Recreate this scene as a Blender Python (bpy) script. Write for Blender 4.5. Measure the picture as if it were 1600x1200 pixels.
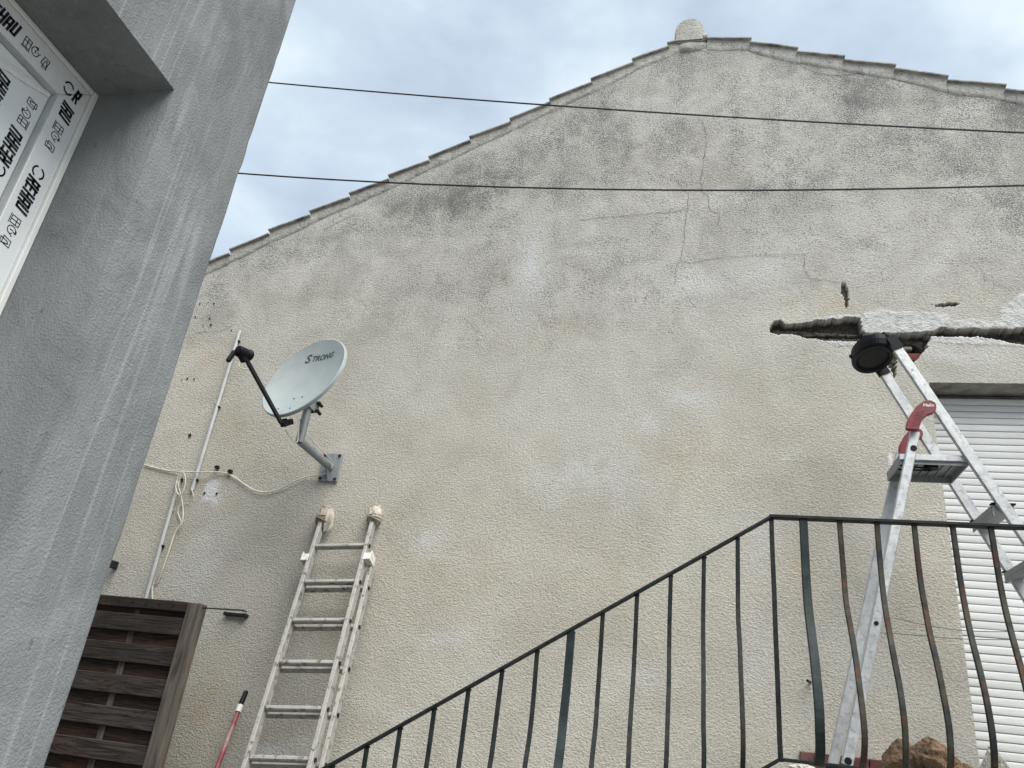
import bpy, bmesh, math, random
import numpy as np
from mathutils import Vector, Matrix, noise as mnoise
random.seed(7)
for o in list(bpy.data.objects): bpy.data.objects.remove(o)
SC = bpy.context.scene
COL = SC.collection
R = math.radians
EYE = 1.65            # heights below are metres above or below the photographer's eye; the yard lies at z = 0

# ---------------------------------------------------------------- camera, sky, sun, exposure
cd = bpy.data.cameras.new('camera'); cam = bpy.data.objects.new('camera', cd); COL.objects.link(cam)
m3 = Matrix([[0.974303, -0.012534, 0.224893], [0.197146, -0.435443, -0.878363], [0.108937, 0.900129, -0.421783]])
cam.matrix_world = Matrix.Translation((0, 0, EYE)) @ m3.to_4x4()
cd.sensor_width = 36; cd.lens = 27.18; cd.clip_start = .02; cd.clip_end = 600
SC.camera = cam
SUN_EL, SUN_AZ = 58, 138        # azimuth clockwise from +Y: behind the camera, to its right
sd = bpy.data.lights.new('sun', 'SUN'); sun = bpy.data.objects.new('sun', sd); COL.objects.link(sun)
sd.energy = 1.5; sd.angle = R(50); sd.color = (1, .965, .91)
tos = Vector((math.sin(R(SUN_AZ))*math.cos(R(SUN_EL)), math.cos(R(SUN_AZ))*math.cos(R(SUN_EL)), math.sin(R(SUN_EL))))
sun.rotation_euler = tos.to_track_quat('Z', 'Y').to_euler(); sun.location = (0, -5, 12)
SC.view_settings.view_transform = 'Standard'; SC.view_settings.look = 'None'
SC.view_settings.exposure = 2.12; SC.view_settings.gamma = 1; SC.view_settings.use_curve_mapping = False
wd = bpy.data.worlds.new('World'); SC.world = wd; wd.use_nodes = True
def build_sky():
    nt = wd.node_tree; N = nt.nodes; L = nt.links; N.clear()
    out = N.new('ShaderNodeOutputWorld'); bg = N.new('ShaderNodeBackground'); bg.inputs[1].default_value = .05
    sky = N.new('ShaderNodeTexSky'); sky.sky_type = 'NISHITA'; sky.sun_disc = False
    sky.sun_elevation = R(SUN_EL); sky.sun_rotation = R(SUN_AZ)
    tc = N.new('ShaderNodeTexCoord'); mp = N.new('ShaderNodeMapping'); mp.inputs['Scale'].default_value = (1, 1, 1.6)
    mp.inputs['Location'].default_value = (2.7, 1.1, .3)
    L.new(tc.outputs['Generated'], mp.inputs[0])
    n1 = N.new('ShaderNodeTexNoise'); n1.inputs['Scale'].default_value = 3.4; n1.inputs['Detail'].default_value = 7; n1.inputs['Roughness'].default_value = .5
    n1.inputs['Distortion'].default_value = .2
    L.new(mp.outputs[0], n1.inputs[0])
    r1 = N.new('ShaderNodeValToRGB'); e = r1.color_ramp.elements
    e[0].position = .36; e[0].color = (2.45, 2.92, 3.55, 1); e[1].position = .66; e[1].color = (4.55, 5.05, 5.3, 1)
    x = e.new(.5); x.color = (3.15, 3.75, 4.3, 1)
    L.new(n1.outputs[0], r1.inputs[0])
    mx = N.new('ShaderNodeMix'); mx.data_type = 'RGBA'; mx.inputs[0].default_value = .9
    L.new(sky.outputs[0], mx.inputs[6]); L.new(r1.outputs[0], mx.inputs[7])
    L.new(mx.outputs[2], bg.inputs[0]); L.new(bg.outputs[0], out.inputs[0])
build_sky()

# ---------------------------------------------------------------- mesh helpers
ORG = {}
def tag(o, label=None, cat=None, group=None, kind=None):
    if label: o['label'] = label
    if cat: o['category'] = cat
    if group: o['group'] = group
    if kind: o['kind'] = kind
    return o
def thing(name, label, cat, loc=(0, 0, 0), group=None):
    o = bpy.data.objects.new(name, None); COL.objects.link(o)
    o.location = (loc[0], loc[1], loc[2]+EYE); o.empty_display_size = .1
    ORG[o.name] = Vector(loc)
    return tag(o, label, cat, group)
def link(name, me, parent=None, loc=None):
    o = bpy.data.objects.new(name, me); COL.objects.link(o)
    if parent is not None:
        o.parent = parent; ORG[o.name] = ORG[parent.name]
    else:
        o.location = (0, 0, EYE); ORG[o.name] = Vector((0, 0, 0))
    return o
class MB:
    def __init__(s): s.v = []; s.f = []
    def add(s, vs, fs):
        b = len(s.v); s.v += [tuple(p) for p in vs]; s.f += [tuple(i+b for i in q) for q in fs]; return s
    def box(s, c, d, M=None):
        c = Vector(c); vs = []
        for x in (-.5, .5):
            for y in (-.5, .5):
                for z in (-.5, .5):
                    p = Vector((x*d[0], y*d[1], z*d[2])); vs.append(c + (M @ p if M else p))
        return s.add(vs, [(0,1,3,2),(4,6,7,5),(0,4,5,1),(2,3,7,6),(0,2,6,4),(1,5,7,3)])
    def span(s, a, b): return s.box([(a[i]+b[i])/2 for i in range(3)], [abs(b[i]-a[i]) for i in range(3)])
    def bar(s, p0, p1, w, h, side=(0, 1, 0)):
        p0 = Vector(p0); p1 = Vector(p1); d = p1-p0; L = d.length; d.normalize()
        y = Vector(side); y = (y - d*y.dot(d)).normalized(); x = y.cross(d)
        return s.box((p0+p1)/2, (w, h, L), Matrix((x, y, d)).transposed())
    def tube(s, path, r, n=8, cap=True):
        P = [Vector(p) for p in path]; k = len(P); rs = r if isinstance(r, (list, tuple)) else [r]*k; vs = []; fs = []
        ref = None
        for i, p in enumerate(P):
            d = (P[min(i+1, k-1)]-P[max(i-1, 0)]).normalized()
            if ref is None: ref = d.orthogonal().normalized()
            ref = (ref - d*ref.dot(d)).normalized(); q = d.cross(ref)
            for j in range(n):
                a = 2*math.pi*j/n; vs.append(p + (ref*math.cos(a)+q*math.sin(a))*rs[i])
        for i in range(k-1):
            for j in range(n): fs.append((i*n+j, i*n+(j+1)%n, (i+1)*n+(j+1)%n, (i+1)*n+j))
        if cap: fs += [tuple(range(n-1, -1, -1)), tuple(range((k-1)*n, k*n))]
        return s.add(vs, fs)
    def sweep(s, path, w, h, side=(1, 0, 0)):          # rectangular section along a bent path
        P = [Vector(p) for p in path]; k = len(P); vs = []; fs = []
        for i, p in enumerate(P):
            d = (P[min(i+1, k-1)]-P[max(i-1, 0)]).normalized(); x = Vector(side); x = (x-d*x.dot(d)).normalized(); y = d.cross(x)
            for a, b in ((-1,-1),(1,-1),(1,1),(-1,1)): vs.append(p + x*a*w/2 + y*b*h/2)
        for i in range(k-1):
            for j in range(4): fs.append((i*4+j, i*4+(j+1)%4, (i+1)*4+(j+1)%4, (i+1)*4+j))
        fs += [(3,2,1,0), tuple(range((k-1)*4, k*4))]
        return s.add(vs, fs)
    def prism(s, poly, o, u, v, t):                     # polygon in the plane o,u,v pushed along t
        o, u, v, t = Vector(o), Vector(u), Vector(v), Vector(t); n = len(poly)
        A = [o+u*a+v*b for a, b in poly]; vs = A+[p+t for p in A]
        fs = [tuple(range(n-1, -1, -1)), tuple(range(n, 2*n))]+[(i, (i+1)%n, n+(i+1)%n, n+i) for i in range(n)]
        return s.add(vs, fs)
    def build(s, name, mat, parent=None, bevel=0, smooth=False, seg=1):
        o0 = ORG[parent.name] if parent is not None else Vector((0, 0, 0))
        me = bpy.data.meshes.new(name); me.from_pydata([tuple(Vector(p)-o0) for p in s.v], [], s.f)
        bm = bmesh.new(); bm.from_mesh(me); bmesh.ops.recalc_face_normals(bm, faces=bm.faces)
        if bevel: bmesh.ops.bevel(bm, geom=[e for e in bm.edges if len(e.link_faces) == 2 and e.calc_face_angle(0) > .5], offset=bevel, segments=seg, affect='EDGES', clamp_overlap=True)
        bm.to_mesh(me); bm.free()
        if smooth: me.shade_smooth(); me.set_sharp_from_angle(angle=R(50))
        me.materials.append(M[mat]); return link(name, me, parent)
def smooth_path(pts, n=5):
    P = [Vector(p) for p in pts]; out = []
    for i in range(len(P)-1):
        a, b, c, d = P[max(i-1, 0)], P[i], P[i+1], P[min(i+2, len(P)-1)]
        for j in range(n):
            t = j/n; out.append(.5*((2*b)+(c-a)*t+(2*a-5*b+4*c-d)*t*t+(3*b-a-3*c+d)*t**3))
    return out+[P[-1]]
def strokes(lines, w):                                  # 2-D line art as thin quads
    vs = []; fs = []
    for ln in lines:
        for a, b in zip(ln[:-1], ln[1:]):
            a = Vector(a); b = Vector(b); d = (b-a)
            if d.length < 1e-6: continue
            d.normalize(); n = Vector((-d.y, d.x))*w/2; e = d*w*.35; k = len(vs)
            vs += [a-e+n, a-e-n, b+e-n, b+e+n]; fs.append((k, k+1, k+2, k+3))
    return vs, fs
def text2d(s, size, bold=0, shear=0, ext=None):
    cu = bpy.data.curves.new('t', 'FONT'); cu.body = s; cu.size = size; cu.offset = bold; cu.shear = shear; cu.fill_mode = 'FRONT'
    ob = bpy.data.objects.new('t', cu); me = bpy.data.meshes.new_from_object(ob)
    vs = [Vector((v.co.x, v.co.y)) for v in me.vertices]; fs = [tuple(p.vertices) for p in me.polygons]
    bpy.data.objects.remove(ob); bpy.data.curves.remove(cu); bpy.data.meshes.remove(me)
    return vs, fs
def lump(c, rad, seed, amp=.25, freq=2.2, sub=3, flat=0, ridges=0):
    bm = bmesh.new(); bmesh.ops.create_icosphere(bm, subdivisions=sub, radius=1); sd_ = Vector((seed*3.1, seed*1.7, seed))
    vs = []
    for v in bm.verts:
        p = v.co.copy(); k = 1 + amp*mnoise.noise(p*freq+sd_) + amp*.45*mnoise.noise(p*freq*2.7+sd_)
        if ridges: k += ridges*abs(math.sin(math.atan2(p.y, p.x)*5+p.z*2+seed))
        if flat:
            for q in range(11):
                f_ = Vector((math.sin(q*2.4+seed), math.cos(q*1.7+seed*2), math.sin(q*3.1+seed*.7))).normalized(); dd_ = p.normalized().dot(f_)
                if dd_ > .2: k = min(k, flat*(.80+.12*math.sin(q*5+seed))/dd_)
            k += .05*mnoise.noise(p*7+sd_)+.03*mnoise.noise(p*16+sd_)
        vs.append(Vector(c)+Vector((p.x*rad[0], p.y*rad[1], p.z*rad[2]))*k)
    fs = [tuple(v.index for v in f.verts) for f in bm.faces]; bm.free()
    return vs, fs

# ---------------------------------------------------------------- materials
M = {}
class NT:
    def __init__(s, name):
        m = bpy.data.materials.new(name); m.use_nodes = True; s.m = m; s.nt = m.node_tree; s.N = s.nt.nodes
        s.b = s.N['Principled BSDF']; s.tc = s.N.new('ShaderNodeTexCoord'); M[name] = m
    def lk(s, a, b): s.nt.links.new(a, b)
    def put(s, v, sock):
        if isinstance(v, bpy.types.NodeSocket): s.lk(v, sock)
        elif isinstance(v, tuple): sock.default_value = v if len(v) == 4 or sock.type == 'VECTOR' else v+(1,)
        else: sock.default_value = v
    def co(s, scale=(1, 1, 1), rot=(0, 0, 0)):
        mp = s.N.new('ShaderNodeMapping'); mp.inputs['Scale'].default_value = scale; mp.inputs['Rotation'].default_value = rot
        s.lk(s.tc.outputs['Object'], mp.inputs[0]); return mp.outputs[0]
    def noise(s, scale, detail=4, rough=.55, dist=0, vec=None):
        n = s.N.new('ShaderNodeTexNoise'); n.inputs['Scale'].default_value = scale; n.inputs['Detail'].default_value = detail
        n.inputs['Roughness'].default_value = rough; n.inputs['Distortion'].default_value = dist
        s.lk(vec if vec is not None else s.tc.outputs['Object'], n.inputs['Vector']); return n.outputs[0]
    def voro(s, scale, vec=None, feature='F1'):
        n = s.N.new('ShaderNodeTexVoronoi'); n.feature = feature; n.inputs['Scale'].default_value = scale
        s.lk(vec if vec is not None else s.tc.outputs['Object'], n.inputs['Vector']); return n.outputs[0]
    def rng(s, v, a, b, c=0, d=1):
        n = s.N.new('ShaderNodeMapRange'); s.put(v, n.inputs[0]); n.interpolation_type = 'SMOOTHSTEP'
        for i, q in enumerate((a, b, c, d)): s.put(q, n.inputs[i+1])
        return n.outputs[0]
    def math(s, op, a, b=0):
        n = s.N.new('ShaderNodeMath'); n.operation = op; s.put(a, n.inputs[0]); s.put(b, n.inputs[1]); return n.outputs[0]
    def mix(s, f, a, b, mode='MIX'):
        n = s.N.new('ShaderNodeMix'); n.data_type = 'RGBA'; n.blend_type = mode; s.put(f, n.inputs[0]); s.put(a, n.inputs[6]); s.put(b, n.inputs[7]); return n.outputs[2]
    def attr(s, name):
        n = s.N.new('ShaderNodeAttribute'); n.attribute_name = name; sp = s.N.new('ShaderNodeSeparateColor'); s.lk(n.outputs['Color'], sp.inputs[0]); return sp.outputs
    def rand(s):
        return s.N.new('ShaderNodeObjectInfo').outputs['Random']
    def bump(s, h, dist, strength=1):
        n = s.N.new('ShaderNodeBump'); n.inputs['Distance'].default_value = dist; n.inputs['Strength'].default_value = strength
        s.lk(h, n.inputs['Height']); s.lk(n.outputs[0], s.b.inputs['Normal'])
    def fin(s, col, rough=.8, metal=0, spec=None):
        s.put(col, s.b.inputs['Base Color']); s.put(rough, s.b.inputs['Roughness']); s.put(metal, s.b.inputs['Metallic'])
        if spec is not None: s.b.inputs['Specular IOR Level'].default_value = spec
def plain(name, c, rough=.6, metal=0, var=.25, scale=30, bump=0, dirt=None, dk=.5, spec=None):
    t = NT(name); n = t.noise(scale, 5, .6)
    col = t.mix(t.rng(n, .3, .7), tuple(x*(1-var) for x in c), tuple(min(1, x*(1+var)) for x in c))
    if dirt: col = t.mix(t.math('MULTIPLY', t.rng(t.noise(scale*.35, 6, .7), .48, .68), dk), col, dirt)
    if bump: t.bump(t.noise(scale*2, 4, .6), bump)
    t.fin(col, rough, metal, spec)
def mk_wall():
    t = NT('roughcast'); a = t.attr('stains'); b = t.attr('repair')
    dirt, pale, tan = a[0], a[1], a[2]; expo, plas, grey = b[0], b[1], b[2]
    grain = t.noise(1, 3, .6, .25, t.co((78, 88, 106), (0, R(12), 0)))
    clod = t.noise(1, 3, .6, .2, t.co((33, 38, 46), (0, R(-14), 0)))
    fine = t.noise(190, 2, .6)
    lowf = t.noise(1.3, 6, .62, .5); mid = t.noise(7, 6, .68, .3); patch = t.noise(3.1, 6, .62, .8)
    col = t.mix(t.rng(lowf, .32, .66), (.388, .362, .307), (.460, .438, .384))
    col = t.mix(t.math('MULTIPLY', grey, .8), col, t.mix(t.rng(patch, .32, .66), (.355, .348, .32), (.455, .449, .415)))
    col = t.mix(t.rng(patch, .54, .70, 0, .26), col, (.53, .525, .49))
    col = t.mix(t.rng(patch, .34, .46, .2, 0), col, (.30, .29, .26))
    col = t.mix(t.math('MULTIPLY', tan, t.rng(mid, .38, .62, .1, .9)), col, (.42, .34, .225))
    col = t.mix(t.math('MULTIPLY', pale, t.rng(mid, .36, .58, .15, 1)), col, (.56, .57, .58))
    # weathering: broad dark film, then black lichen specks sitting on the grain
    col = t.mix(t.math('MULTIPLY', dirt, t.rng(mid, .34, .62, .12, .46)), col, (.19, .185, .18))
    sp = t.noise(1, 2, .55, .1, t.co((112, 112, 130)))
    thr = t.math('SUBTRACT', .66, t.math('MULTIPLY', dirt, .165))
    thr = t.math('SUBTRACT', thr, t.math('MULTIPLY', grey, .082))
    spk = t.rng(t.math('ADD', t.math('MULTIPLY', sp, .72), t.math('MULTIPLY', mid, .28)), thr, t.math('ADD', thr, .06))
    col = t.mix(t.math('MULTIPLY', spk, .78), col, (.085, .085, .082))
    # grit: self-shadow of the grain painted into the colour, pores darker, tips paler
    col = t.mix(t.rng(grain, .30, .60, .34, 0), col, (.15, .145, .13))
    col = t.mix(t.rng(grain, .55, .75, 0, .28), col, (.62, .60, .55))
    ex = t.mix(t.rng(t.noise(40, 6, .7), .3, .7), (.030, .027, .024), (.105, .094, .080))
    col = t.mix(expo, col, ex)
    pl = t.mix(t.rng(t.noise(28, 6, .7), .3, .6), (.33, .33, .32), (.49, .49, .48))
    col = t.mix(t.math('MULTIPLY', plas, t.rng(t.noise(22, 5, .7), .25, .5)), col, pl)
    t.fin(col, .95, 0, .2)
    h = t.math('ADD', t.math('MULTIPLY', grain, .8), t.math('ADD', t.math('MULTIPLY', clod, .4), t.math('MULTIPLY', fine, .2))); t.bump(h, .0095, .85)
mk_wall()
def mk_cement(name, dark, light, streak):
    t = NT(name); blot = t.noise(2.6, 6, .64, .9); fine = t.noise(210, 3, .7); tro = t.noise(1, 5, .66, 1.4, t.co((7, 7, 3.2), (R(25), 0, 0)))
    col = t.mix(t.rng(blot, .34, .64), dark, light)
    col = t.mix(t.rng(tro, .5, .72, 0, .55), col, tuple(x*.74 for x in dark))
    col = t.mix(t.rng(tro, .28, .42, .35, 0), col, tuple(x*1.22 for x in light))
    st = t.noise(1, 2, .5, .25, t.co((15, 15, .42)))
    ln = t.math('SUBTRACT', 1, t.math('MINIMUM', 1, t.math('MULTIPLY', t.math('ABSOLUTE', t.math('SUBTRACT', st, .5)), 26)))
    col = t.mix(t.math('MULTIPLY', t.math('MULTIPLY', ln, streak), t.rng(t.noise(2.4, 4), .40, .6)), col, (.43, .44, .45))
    st2 = t.noise(1, 4, .6, .2, t.co((48, 48, 1.7)))
    col = t.mix(t.rng(st2, .55, .75, 0, .16), col, (.40, .41, .42))
    pit = t.noise(60, 2, .5, 0, t.co((1, 1, .55))); col = t.mix(t.rng(pit, .70, .75, 0, .5), col, tuple(x*.4 for x in dark))
    col = t.mix(t.rng(fine, .3, .7, .2, 0), col, (.07, .075, .075))
    t.fin(col, .92, 0, .2)
    t.bump(t.math('ADD', t.math('MULTIPLY', fine, .5), t.math('ADD', t.math('MULTIPLY', st2, .35), t.math('MULTIPLY', tro, .9))), .007, .8)
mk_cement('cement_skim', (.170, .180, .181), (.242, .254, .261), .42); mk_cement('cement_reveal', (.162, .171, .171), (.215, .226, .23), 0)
def mk_mortar():
    t = NT('verge_mortar'); n = t.noise(9, 6, .65, .4); col = t.mix(t.rng(n, .3, .7), (.32, .31, .285), (.45, .44, .40))
    v = t.noise(1, 4, .6, .3, t.co((30, 30, 5))); col = t.mix(t.rng(v, .48, .7, 0, .6), col, (.20, .195, .18))
    col = t.mix(t.rng(t.noise(60, 3), .6, .7, 0, .6), col, (.08, .08, .078)); t.fin(col, .95, 0, .2); t.bump(t.noise(55, 5, .65), .012)
mk_mortar()
def mk_wood():
    for nm, ca, cb_, red in (('stained_wood', (.028, .021, .017), (.062, .049, .041), .6), ('back_wood', (.036, .020, .013), (.070, .036, .022), .9)):
        t = NT(nm); r = t.rand(); off = t.N.new('ShaderNodeVectorMath'); off.operation = 'ADD'
        cb = t.N.new('ShaderNodeCombineXYZ'); t.lk(t.math('MULTIPLY', r, 9), cb.inputs[0]); t.lk(t.math('MULTIPLY', r, 23), cb.inputs[2])
        t.lk(t.co((1.6, 14, 24)), off.inputs[0]); t.lk(cb.outputs[0], off.inputs[1])
        g = t.noise(1.5, 6, .7, 2.6, off.outputs[0]); base = t.mix(r, ca, cb_)
        base = t.mix(t.rng(t.noise(2.6, 4, .6), .5, .68, 0, red), base, (.095, .042, .020))
        col = t.mix(t.rng(g, .36, .58), (.010, .008, .007), base); col = t.mix(t.rng(g, .58, .74, 0, .6), col, (.12, .105, .092))
        t.fin(col, .8, 0, .3); t.bump(g, .004)
    t = NT('grey_wood'); g = t.noise(1.5, 6, .65, 1.5, t.co((22, 16, 1.4)))
    col = t.mix(t.rng(g, .3, .68), (.042, .034, .027), (.135, .115, .093)); t.fin(col, .85); t.bump(g, .004)
mk_wood()
def mk_iron():
    for nm, rs in (('iron_black', .22), ('iron_rust', .9)):
        t = NT(nm); n = t.noise(11, 6, .7); g = t.noise(30, 4, .6)
        col = t.mix(t.rng(g, .3, .7), (.009, .0115, .012), (.020, .026, .025))
        if rs > .5: col = t.mix(t.rng(t.noise(6, 4), .4, .6, 0, .8), col, (.058, .060, .047))
        col = t.mix(t.rng(n, .5 if rs < .5 else .45, .62, 0, rs), col, t.mix(t.rng(g, .3, .7), (.036, .019, .012), (.078, .041, .025)))
        t.fin(col, .68, 0, .2); t.bump(n, .002)
    t = NT('iron_post'); g = t.noise(14, 5, .65); col = t.mix(t.rng(g, .3, .7), (.008, .015, .016), (.022, .034, .034)); col = t.mix(t.rng(t.noise(40, 4), .6, .7, 0, .5), col, (.015, .015, .016))
    t.fin(col, .62, 0, .22); t.bump(g, .002)
mk_iron()
def mk_alu(name, c, spl, metal=.55, rough=.42, dk=(.18, .17, .16), ss=45):
    t = NT(name); n = t.noise(18, 6, .7); s = t.noise(1, 4, .6, 0, t.co((160, 160, 5)))
    col = t.mix(t.rng(n, .3, .7), tuple(x*.82 for x in c), c); col = t.mix(t.rng(s, .5, .75, 0, .3), col, tuple(x*.6 for x in c))
    col = t.mix(t.rng(t.noise(ss, 6, .75), .52, .62, 0, spl), col, dk)
    t.fin(col, t.rng(n, .3, .7, rough-.08, rough+.15), metal); t.bump(n, .0015)
mk_alu('aluminium', (.50, .505, .505), .45); mk_alu('old_aluminium', (.375, .362, .335), .85, .15, .62, (.085, .076, .064), 26); mk_alu('galvanised', (.30, .325, .335), .35, .45, .5)
def mk_slat():
    t = NT('shutter_slat'); rr = t.rand(); col = t.mix(rr, (.50, .51, .50), (.60, .61, .605)); col = t.mix(t.math('MULTIPLY', t.rng(t.noise(1, 5, .65, .3, t.co((3, 3, 30))), .45, .7), .45), col, (.36, .355, .335)); col = t.mix(t.rng(t.noise(70, 3, .6), .64, .7, 0, .4), col, (.2, .195, .18)); t.fin(col, .5)
plain('ladder_grime', (.62, .60, .56), .8, 0, .3, 60, .002, (.2, .18, .15))
plain('dish_paint', (.315, .35, .35), .42, 0, .06, 9, 0, (.26, .30, .28), .4); plain('dish_back', (.33, .38, .37), .5, 0, .1, 9)
plain('black_plastic', (.005, .0055, .008), .55, 0, .3, 20, spec=.18); plain('dark_metal', (.014, .015, .016), .6, 0, .4, 40, spec=.25)
plain('red_plastic', (.15, .009, .016), .42, 0, .18, 25, 0, (.16, .05, .05), .3); plain('red_tile', (.085, .018, .013), .6, 0, .3, 14, .001, (.16, .10, .085))
plain('brick_red', (.15, .035, .028), .85, 0, .4, 22, .003); plain('red_pole', (.20, .034, .045), .5, 0, .3, 12, 0, (.45, .36, .34), .8)
plain('pvc_grey', (.42, .44, .435), .5, 0, .12, 8, 0, (.30, .30, .28), .4); plain('coax', (.56, .53, .45), .55, 0, .15, 15, 0, (.28, .25, .2), .5)
plain('white_film', (.66, .685, .685), .33, 0, .05, 6); plain('white_trim', (.68, .69, .66), .5, 0, .06, 8); plain('film_ink', (.008, .009, .01), .4)
mk_slat(); plain('shutter_gap', (.10, .10, .10), .8)
plain('cloth', (.40, .365, .31), .95, 0, .3, 14, .006, (.25, .2, .15)); plain('cloth_dirty', (.27, .235, .19), .95, 0, .35, 16, .006, (.14, .11, .08))
plain('rock_brown', (.125, .078, .045), .95, 0, .55, 16, .02, (.03, .02, .014), .85); plain('rubble_white', (.44, .42, .38), .95, 0, .25, 18, .01, (.3, .27, .22))
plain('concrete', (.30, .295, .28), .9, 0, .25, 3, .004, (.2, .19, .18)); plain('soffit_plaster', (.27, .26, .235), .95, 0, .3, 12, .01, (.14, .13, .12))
plain('clay_tile', (.30, .285, .26), .9, 0, .3, 18, .004, (.07, .07, .068), .8); plain('cable_black', (.014, .014, .016), .5); plain('hole_dark', (.012, .011, .01), 1); plain('crack_dark', (.16, .15, .135), 1, 0, .45, 9)
plain('nylon', (.12, .115, .11), .6); plain('sticker', (.46, .47, .48), .5, 0, .2, 60, 0, (.16, .16, .17), .9); plain('white_print', (.7, .66, .65), .5); plain('dish_ink', (.035, .045, .05), .5)
plain('yard', (.17, .165, .155), .9, 0, .25, 1.2, .01, (.14, .135, .12)); plain('wall_paint', (.42, .40, .36), .95, 0, .15, 3, .01)

# ---------------------------------------------------------------- ground
g = MB(); g.add([(-60, -60, -EYE), (60, -60, -EYE), (60, 60, -EYE), (-60, 60, -EYE)], [(0, 1, 2, 3)])
tag(g.build('ground', 'yard'), kind='structure')

# ---------------------------------------------------------------- the house with the gable
TL = [(-3.606, 2.928), (-3.324, 3.084), (-3.05, 3.253), (-2.756, 3.41), (-2.472, 3.561), (-2.192, 3.713), (-1.904, 3.87), (-1.612, 4.039), (-1.323, 4.196), (-1.04, 4.367), (-0.741, 4.537), (-0.442, 4.707), (-0.189, 4.843)]
TR = [(0.088, 4.895), (0.39, 4.818), (0.704, 4.683), (1.006, 4.566), (1.322, 4.451), (1.629, 4.312), (1.954, 4.199)]
WY = 4.2; X0, X1 = -3.75, 5.0
OPL, OPR, OPB, OPT = 1.284, 2.484, .03, 2.06
tx = np.array([-4.4]+[p[0] for p in TL]+[-.05]+[p[0] for p in TR]+[5.4]); tz = np.array([TL[0][1]-(TL[0][0]+4.4)*.565]+[p[1] for p in TL]+[4.9]+[p[1] for p in TR]+[TR[-1][1]-(5.4-TR[-1][0])*.392])
def roofz(x): return np.interp(x, tx, tz)
house = thing('gable_house', 'old house with stained beige roughcast gable wall and tiled roof', 'house', (0, WY, -EYE))
PERM = np.random.RandomState(3).rand(64, 64)
def vnoise(x, y):
    xi = np.floor(x).astype(int); yi = np.floor(y).astype(int); fx = x-xi; fy = y-yi; fx = fx*fx*(3-2*fx); fy = fy*fy*(3-2*fy)
    g_ = lambda a, b: PERM[a % 64, b % 64]
    return (g_(xi, yi)*(1-fx)+g_(xi+1, yi)*fx)*(1-fy)+(g_(xi, yi+1)*(1-fx)+g_(xi+1, yi+1)*fx)*fy
def fbm(x, y, s, o=4):
    r = 0; a = .5; t = 0
    for i in range(o): r = r+a*vnoise(x*s+i*17.3, y*s+i*9.1); t += a; a *= .5; s *= 2.03
    return r/t
def inpoly(x, y, poly):
    r = np.zeros(x.shape, bool); n = len(poly)
    for i in range(n):
        (xa, ya), (xb, yb) = poly[i], poly[(i+1) % n]
        if ya == yb: continue
        r ^= ((ya > y) != (yb > y)) & (x < (xb-xa)*(y-ya)/(yb-ya)+xa)
    return r
def axis(parts):
    out = []
    for a, b, s in parts: out += list(np.linspace(a, b, max(1, round((b-a)/s))+1)[:-1])
    return np.array(out+[parts[-1][1]])
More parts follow.
